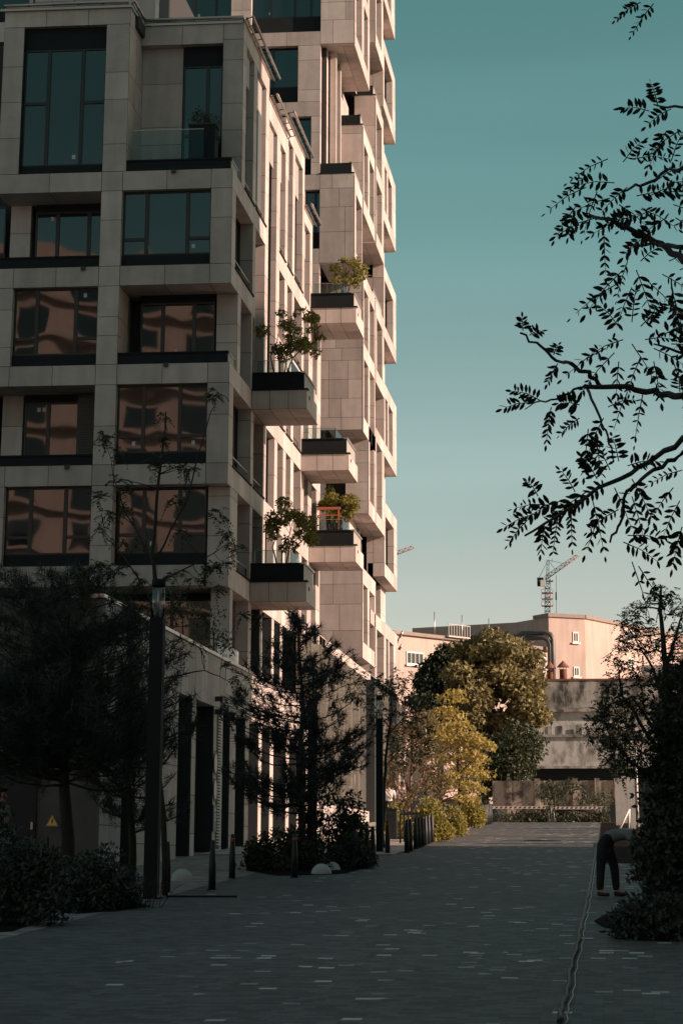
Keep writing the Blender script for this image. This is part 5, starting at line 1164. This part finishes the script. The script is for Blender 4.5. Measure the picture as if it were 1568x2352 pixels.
mtree('bronze leaved tree in the middle of the row, behind the slim poles',[([B,V3(1012,1820,Y),V3(1018,1700,Y)],(.09,.02)),([V3(1012,1840,Y),V3(1040,1780,Y),V3(1060,1740,Y)],(.05,.02))],rnd_clumps(50,985,1105,1650,1850,Y,.5,1.5),M['barkwarm'],M['leafbrown'],.13,480,rad=.03)
RNG=np.random.default_rng(83); Y=93.; B=np.array([V3(1052,1895,Y)[0],Y,gz(Y)])
yc=[]
for (x,y,r) in ((1030,1600,.5),(1045,1590,.5),(1060,1605,.4),(1020,1630,.6),(1045,1640,.6),(1005,1650,.5),(1030,1670,.7),(1060,1665,.6),(1010,1690,.6),(1045,1700,.8),(1075,1690,.7),(1095,1700,.6),(1115,1708,.5),(1128,1715,.35),(1050,1735,.6),(1080,1730,.7),(1100,1745,.5),(1060,1765,.6),(1090,1768,.6),(1112,1778,.5),(1050,1800,.6),(1080,1800,.6),(1100,1812,.45),(1060,1830,.45),(1085,1835,.4),(1020,1740,.5),(1035,1780,.5)): yc.append((V3(x,y,Y+RNG.uniform(-.9,.9)),(r*.85,r*.85,r*.33),1.3))
mtree('sunlit golden yellow tree in tiers, the brightest of the street row',[([B,V3(1055,1820,Y),V3(1050,1700,Y),V3(1042,1600,Y)],(.07,.015)),([V3(1053,1780,Y),V3(1090,1740,Y),V3(1115,1710,Y)],(.025,.008))],yc,M['bark'],M['leaflight'],.15,850,rad=.02,droop=.9,twigs=2)
# big chestnut tree behind
RNG=np.random.default_rng(84); Y=143.; B=np.array([V3(1110,1850,Y)[0],Y,3.6])
mtree('big round olive and gold chestnut tree in front of the pink building',[([B,V3(1108,1760,Y),V3(1112,1640,Y),V3(1120,1520,Y)],(.30,.05)),([V3(1108,1740,Y),V3(1060,1640,Y),V3(1030,1560,Y)],(.15,.04)),([V3(1110,1700,Y),V3(1170,1620,Y),V3(1200,1540,Y)],(.15,.04))],
 rnd_clumps(70,1040,1232,1475,1740,Y,1.0,2.5)+[(V3(x,y,Y),(r,r,r*.8),1.) for x,y,r in ((1130,1472,1.),(1100,1478,.7),(1085,1490,.8),(1160,1480,.8),(1195,1495,.9),(1220,1510,.8),(1215,1560,1.),(1225,1610,.8),(1060,1500,.9),(1215,1660,.7))],M['bark'],M['chestnut'],.32,520,rad=.07)
RNG=np.random.default_rng(85); Y=150.; B=np.array([V3(1010,1850,Y)[0],Y,3.6])
mtree('dark green tree left of the chestnut against the pink building',[([B,V3(1010,1760,Y),V3(1015,1600,Y)],(.25,.05))],rnd_clumps(26,968,1070,1510,1720,Y,1.2,2.)+[(V3(x,y,Y),(.8,.8,.7),1.) for x,y in ((1022,1500),(1045,1498),(985,1540),(1000,1525),(975,1570))],M['bark'],M['leafdark'],.28,600,rad=.06)
for i,(x0,x1,y0,y1,Y,lab) in enumerate(((1095,1225,1650,1850,138.,'dark shaded thicket below the chestnut crown'),(1245,1330,1790,1850,130.,'dark weedy bush before the boundary wall between the barriers'),(1330,1420,1825,1856,128.,'low dark weeds before the boundary wall on the right'),(1130,1420,1862,1895,118.,'long low dark hedge behind the barrier arms'),(1395,1440,1660,1760,132.,'dark shrub in front of the old wall under the right tree'))):
    RNG=np.random.default_rng(90+i); B=np.array([V3((x0+x1)/2,y1,Y)[0],Y,3.6]); mtree(lab,[([B,B+np.array([0,0,1.5])],(.06,.02))],rnd_clumps((40,14,14,46,10)[i],x0,x1,y0,y1,Y,(1.1,.55,.4,.55,.7)[i],1.5 if i!=3 else .8),M['bark'],M['leafdark'],(.24,.18,.16,.15,.2)[i],300 if i!=3 else 420,name='thicket',cat='thicket',rad=.03)
# ---- right-hand locust tree
RNG=np.random.default_rng(100); Y=33.; B=np.array([V3(1548,2050,Y)[0],Y,gz(Y)])
stem=[([B,V3(1543,1850,Y),V3(1533,1650,Y),V3(1525,1500,Y),V3(1515,1400,Y),V3(1517,1345,Y)],(.075,.012)),([V3(1540,1760,Y),V3(1480,1680,Y+.3),V3(1430,1600,Y+.5),V3(1415,1520,Y)],(.035,.007)),([V3(1535,1660,Y),V3(1500,1540,Y-.4),V3(1440,1440,Y-.2)],(.028,.006)),([V3(1528,1540,Y),V3(1555,1440,Y),V3(1572,1390,Y)],(.025,.006)),([V3(1538,1700,Y),V3(1570,1600,Y-.5),V3(1600,1540,Y)],(.03,.008)),([V3(1541,1800,Y),V3(1460,1760,Y-.5),V3(1400,1700,Y)],(.03,.007)),([V3(1538,1720,Y),V3(1450,1600,Y-.6),V3(1385,1620,Y)],(.025,.006))]
cc=px_clumps([(1510,1365,.7),(1535,1368,.8),(1500,1355,.5),(1520,1390,.6),(1470,1390,.6),(1460,1400,.6),(1560,1400,.9),(1565,1440,.9),(1440,1425,.9),(1455,1440,.8),(1480,1450,.9),(1435,1470,.8),(1460,1480,.9),(1495,1490,.9),(1540,1470,1.),(1415,1512,.7),(1420,1560,.8),(1450,1540,1.),(1480,1560,1.1),(1520,1560,1.1),(1555,1530,1.1),(1400,1580,.8),(1395,1610,.9),(1420,1610,1.),(1450,1620,1.2),(1490,1620,1.2),(1530,1620,1.2),(1380,1640,.9),(1370,1665,.9),(1400,1660,1.1),(1430,1670,1.2),(1470,1690,1.3),(1510,1690,1.3),(1550,1680,1.3),(1385,1700,.8),(1410,1720,1.1),(1440,1740,1.1),(1480,1750,1.3),(1520,1760,1.3),(1560,1750,1.3),(1400,1745,.7),(1425,1770,.8),(1560,1600,1.1),(1570,1500,1.)],Y,.19,1.35,.7)
mtree('dark feathery tree standing over the planting bed at the right edge',stem,cc,M['bark'],M['leafdark'],.1,1400,kind='sprig',sp=(.14,.05,5),rad=.014,droop=.6,twigs=3)
# dark yews at the right
mound('big black green yew filling the lower right behind the bending person',1590,2120,190,33.,2.9,'yew',.10,110,2300,111,'yew_bush'); mound('tall black green yew column at the right edge',1600,2080,160,36.,3.9,'yew',.10,100,2200,112,'yew_bush'); mound('spreading dark ground shrub in the right bed, nearest the camera',1525,2125,190,31.,.42,'yew',.08,50,2200,113,'yew_bush')
# ---- near hanging branches, top right (a tree that stands just outside the picture)
RNG=np.random.default_rng(120); Yn=8.6
nb=thing('locust_tree','near branches with paired oval leaflets hanging into the sky at the top right','tree')
lines=[ # polyline (px,py), radius start,end  -- from the tree outside the frame inwards
 ([(1640,520),(1568,600),(1520,560),(1440,528),(1400,505),(1355,495)],.016,.006,[(1400,440),(1380,470),(1355,500)]),
 ([(1640,600),(1568,565),(1500,560),(1430,565)],.012,.004,[]),
 ([(1640,300),(1568,390),(1530,390),(1470,425),(1430,440)],.010,.004,[]),
 ([(1660,1010),(1568,912),(1500,905),(1440,888),(1340,888)],.016,.008,[]),
 ([(1380,888),(1350,860),(1310,835),(1280,828),(1240,795),(1195,765)],.009,.004,[]),
 ([(1340,888),(1290,910),(1240,920),(1205,940)],.005,.002,[]),
 ([(1345,888),(1370,950),(1395,1000),(1408,1060)],.006,.003,[]),
 ([(1660,1010),(1568,1010),(1490,1060),(1400,1110),(1300,1170),(1205,1230)],.013,.004,[]),
 ([(1660,1080),(1568,1040),(1500,1080),(1440,1130),(1425,1200),(1400,1245)],.010,.004,[]),
 ([(1640,740),(1568,720),(1540,700),(1540,640)],.008,.003,[]),
 ([(1640,860),(1568,812),(1500,790)],.009,.003,[]),
 ([(1640,260),(1568,250),(1500,240)],.008,.003,[]),([(1640,-30),(1560,-10),(1500,-5)],.008,.003,[])]
b=MB()
for P,r0,r1,_ in lines:
    Q=[Vector([float(v) for v in aY(x,y,Yn+.25*math.sin(i*1.7+P[0][1]))]) for i,(x,y) in enumerate(P)]; S_=[]
    for i in range(len(Q)-1):
        for j in range(4): S_.append(Q[i].lerp(Q[i+1],j/4)+Vector(RNG.normal(size=3)*.004))
    S_.append(Q[-1]); n=len(S_); b.tube(S_,[r0+(r1-r0)*i/(n-1) for i in range(n)],M['bark'],6)
# the trunk of that tree stands out of the picture
b.tube([(5.2,8.8,0),(5.0,8.7,3.2),(4.6,8.7,5.6),(3.6,8.7,7.2)],[.12,.1,.08,.05],M['bark'],10)
for P,_,_,_ in lines:
    if P[0][0]>1600: q=Vector([float(v) for v in aY(P[0][0],P[0][1],Yn)]); limb(b,(4.6,8.7,5.2),q,.03,.012,M['bark'],.1)
b.build('branches',nb)
spr=[(1395,365,200,120),(1430,372,60,150),(1450,365,20,150),(1355,400,210,110),(1345,430,190,140),(1370,440,250,120),(1325,470,230,130),(1318,490,240,110),(1370,500,200,150),(1385,530,265,120),(1400,455,200,140),(1420,470,330,140),(1440,430,200,130),(1460,450,20,150),(1470,480,0,150),(1490,450,30,150),(1500,480,200,140),(1500,420,40,140),(1520,440,10,150),(1540,420,0,150),(1545,470,340,140),(1530,500,200,150),(1460,500,170,150),(1440,500,180,150),(1550,500,320,140),(1500,530,200,120),(1410,420,160,140),(1540,370,60,150),(1560,300,200,130),(1530,300,240,120),(1490,255,150,120),(1510,245,90,130),(1540,250,200,120),(1560,240,100,130),
 (1440,600,250,130),(1430,620,220,140),(1460,620,300,130),(1400,660,200,120),(1420,650,200,140),(1390,680,220,110),(1450,660,250,140),(1480,640,330,140),(1500,610,30,130),(1520,630,340,130),(1500,660,270,130),(1540,660,280,150),(1560,620,30,140),(1550,690,280,150),(1470,600,40,120),(1535,600,40,120),
 (1400,770,160,140),(1420,750,120,140),(1450,740,90,130),(1470,750,40,130),(1370,790,200,120),(1390,800,200,130),(1410,810,220,140),(1430,780,200,140),(1450,790,300,150),(1480,780,20,150),(1500,800,330,150),(1520,770,40,150),(1540,790,10,150),(1560,810,320,150),(1470,820,230,130),(1500,830,280,140),(1545,830,290,140),(1560,760,30,140),(1420,830,260,110),(1485,740,60,130),
 (1270,815,80,90),(1280,835,230,90),(1200,760,100,90),(1215,770,30,90),(1440,900,250,120),(1475,905,260,120),(1240,920,150,140),(1215,925,170,120),(1265,935,260,120),(1300,905,190,110),(1330,960,200,120),(1350,985,250,130),(1365,1000,270,130),(1385,960,230,120),(1395,935,40,110),(1330,930,160,110),
 (1230,1180,200,140),(1210,1195,220,120),(1260,1160,160,140),(1290,1150,190,150),(1250,1200,250,130),(1280,1190,260,140),(1310,1180,280,140),(1320,1130,120,140),(1345,1130,200,140),(1330,1160,200,150),(1360,1150,280,140),(1370,1100,120,130),(1390,1110,200,140),(1400,1080,100,130),(1420,1060,90,130),(1410,1120,300,140),(1440,1070,30,120),(1450,1100,300,130),(1450,1140,290,130),(1470,1060,40,120),(1380,1180,250,130),(1235,1140,120,120),(1420,1170,200,130),
 (1430,1245,350,150),(1440,1230,10,160),(1420,1270,300,150),(1450,1290,290,170),(1465,1300,295,160),(1545,1120,220,130),(1560,1150,240,130),(1565,1080,200,110),(1565,1210,250,120),(1555,1000,120,110),(1568,980,60,120),(1560,900,90,80),
 (1470,5,200,100),(1500,8,230,110),(1540,5,290,110),(1560,10,300,90)]
def near_sprig(L,C,D,length,leaflet,pairs=6,droop=.5):
    D=unit(D); g=np.array([0,0,-1.]); view=np.array([[0.,1,.25]]); side=unit(np.cross(D,view))
    for k in range(pairs*2+1):
        t=(k//2+1)/(pairs+.4); last=k==pairs*2
        P=C+D*length*t*.92+g*(length*droop*t*t*.5)
        dd=unit(D+g*droop) if last else unit(side*(1 if k%2 else -1)*(1.-.3*t)+D*.55+g*.3+.22*RNG.normal(size=(1,3)))
        w=unit(np.cross(dd,unit(view+.55*RNG.normal(size=(1,3))))); s=leaflet*(1.-.3*t)*RNG.uniform(.85,1.15)
        L.add(np.stack([P,P+dd*s*.2+w*s*.13,P+dd*s*.5+w*s*.20,P+dd*s*.82+w*s*.12,P+dd*s,P+dd*s*.82-w*s*.12,P+dd*s*.5-w*s*.20,P+dd*s*.2-w*s*.13],1),[(0,1,2,3,4,5,6,7)])
    w=side*.0022; Q=C+D*length*.92+g*(length*droop*.5); Mm=C+D*length*.46+g*(length*droop*.125)
    L.add(np.stack([C-w,C+w,Mm+w*.8,Mm-w*.8],1),[(0,1,2,3)]); L.add(np.stack([Mm-w*.8,Mm+w*.8,Q+w*.4,Q-w*.4],1),[(0,1,2,3)])
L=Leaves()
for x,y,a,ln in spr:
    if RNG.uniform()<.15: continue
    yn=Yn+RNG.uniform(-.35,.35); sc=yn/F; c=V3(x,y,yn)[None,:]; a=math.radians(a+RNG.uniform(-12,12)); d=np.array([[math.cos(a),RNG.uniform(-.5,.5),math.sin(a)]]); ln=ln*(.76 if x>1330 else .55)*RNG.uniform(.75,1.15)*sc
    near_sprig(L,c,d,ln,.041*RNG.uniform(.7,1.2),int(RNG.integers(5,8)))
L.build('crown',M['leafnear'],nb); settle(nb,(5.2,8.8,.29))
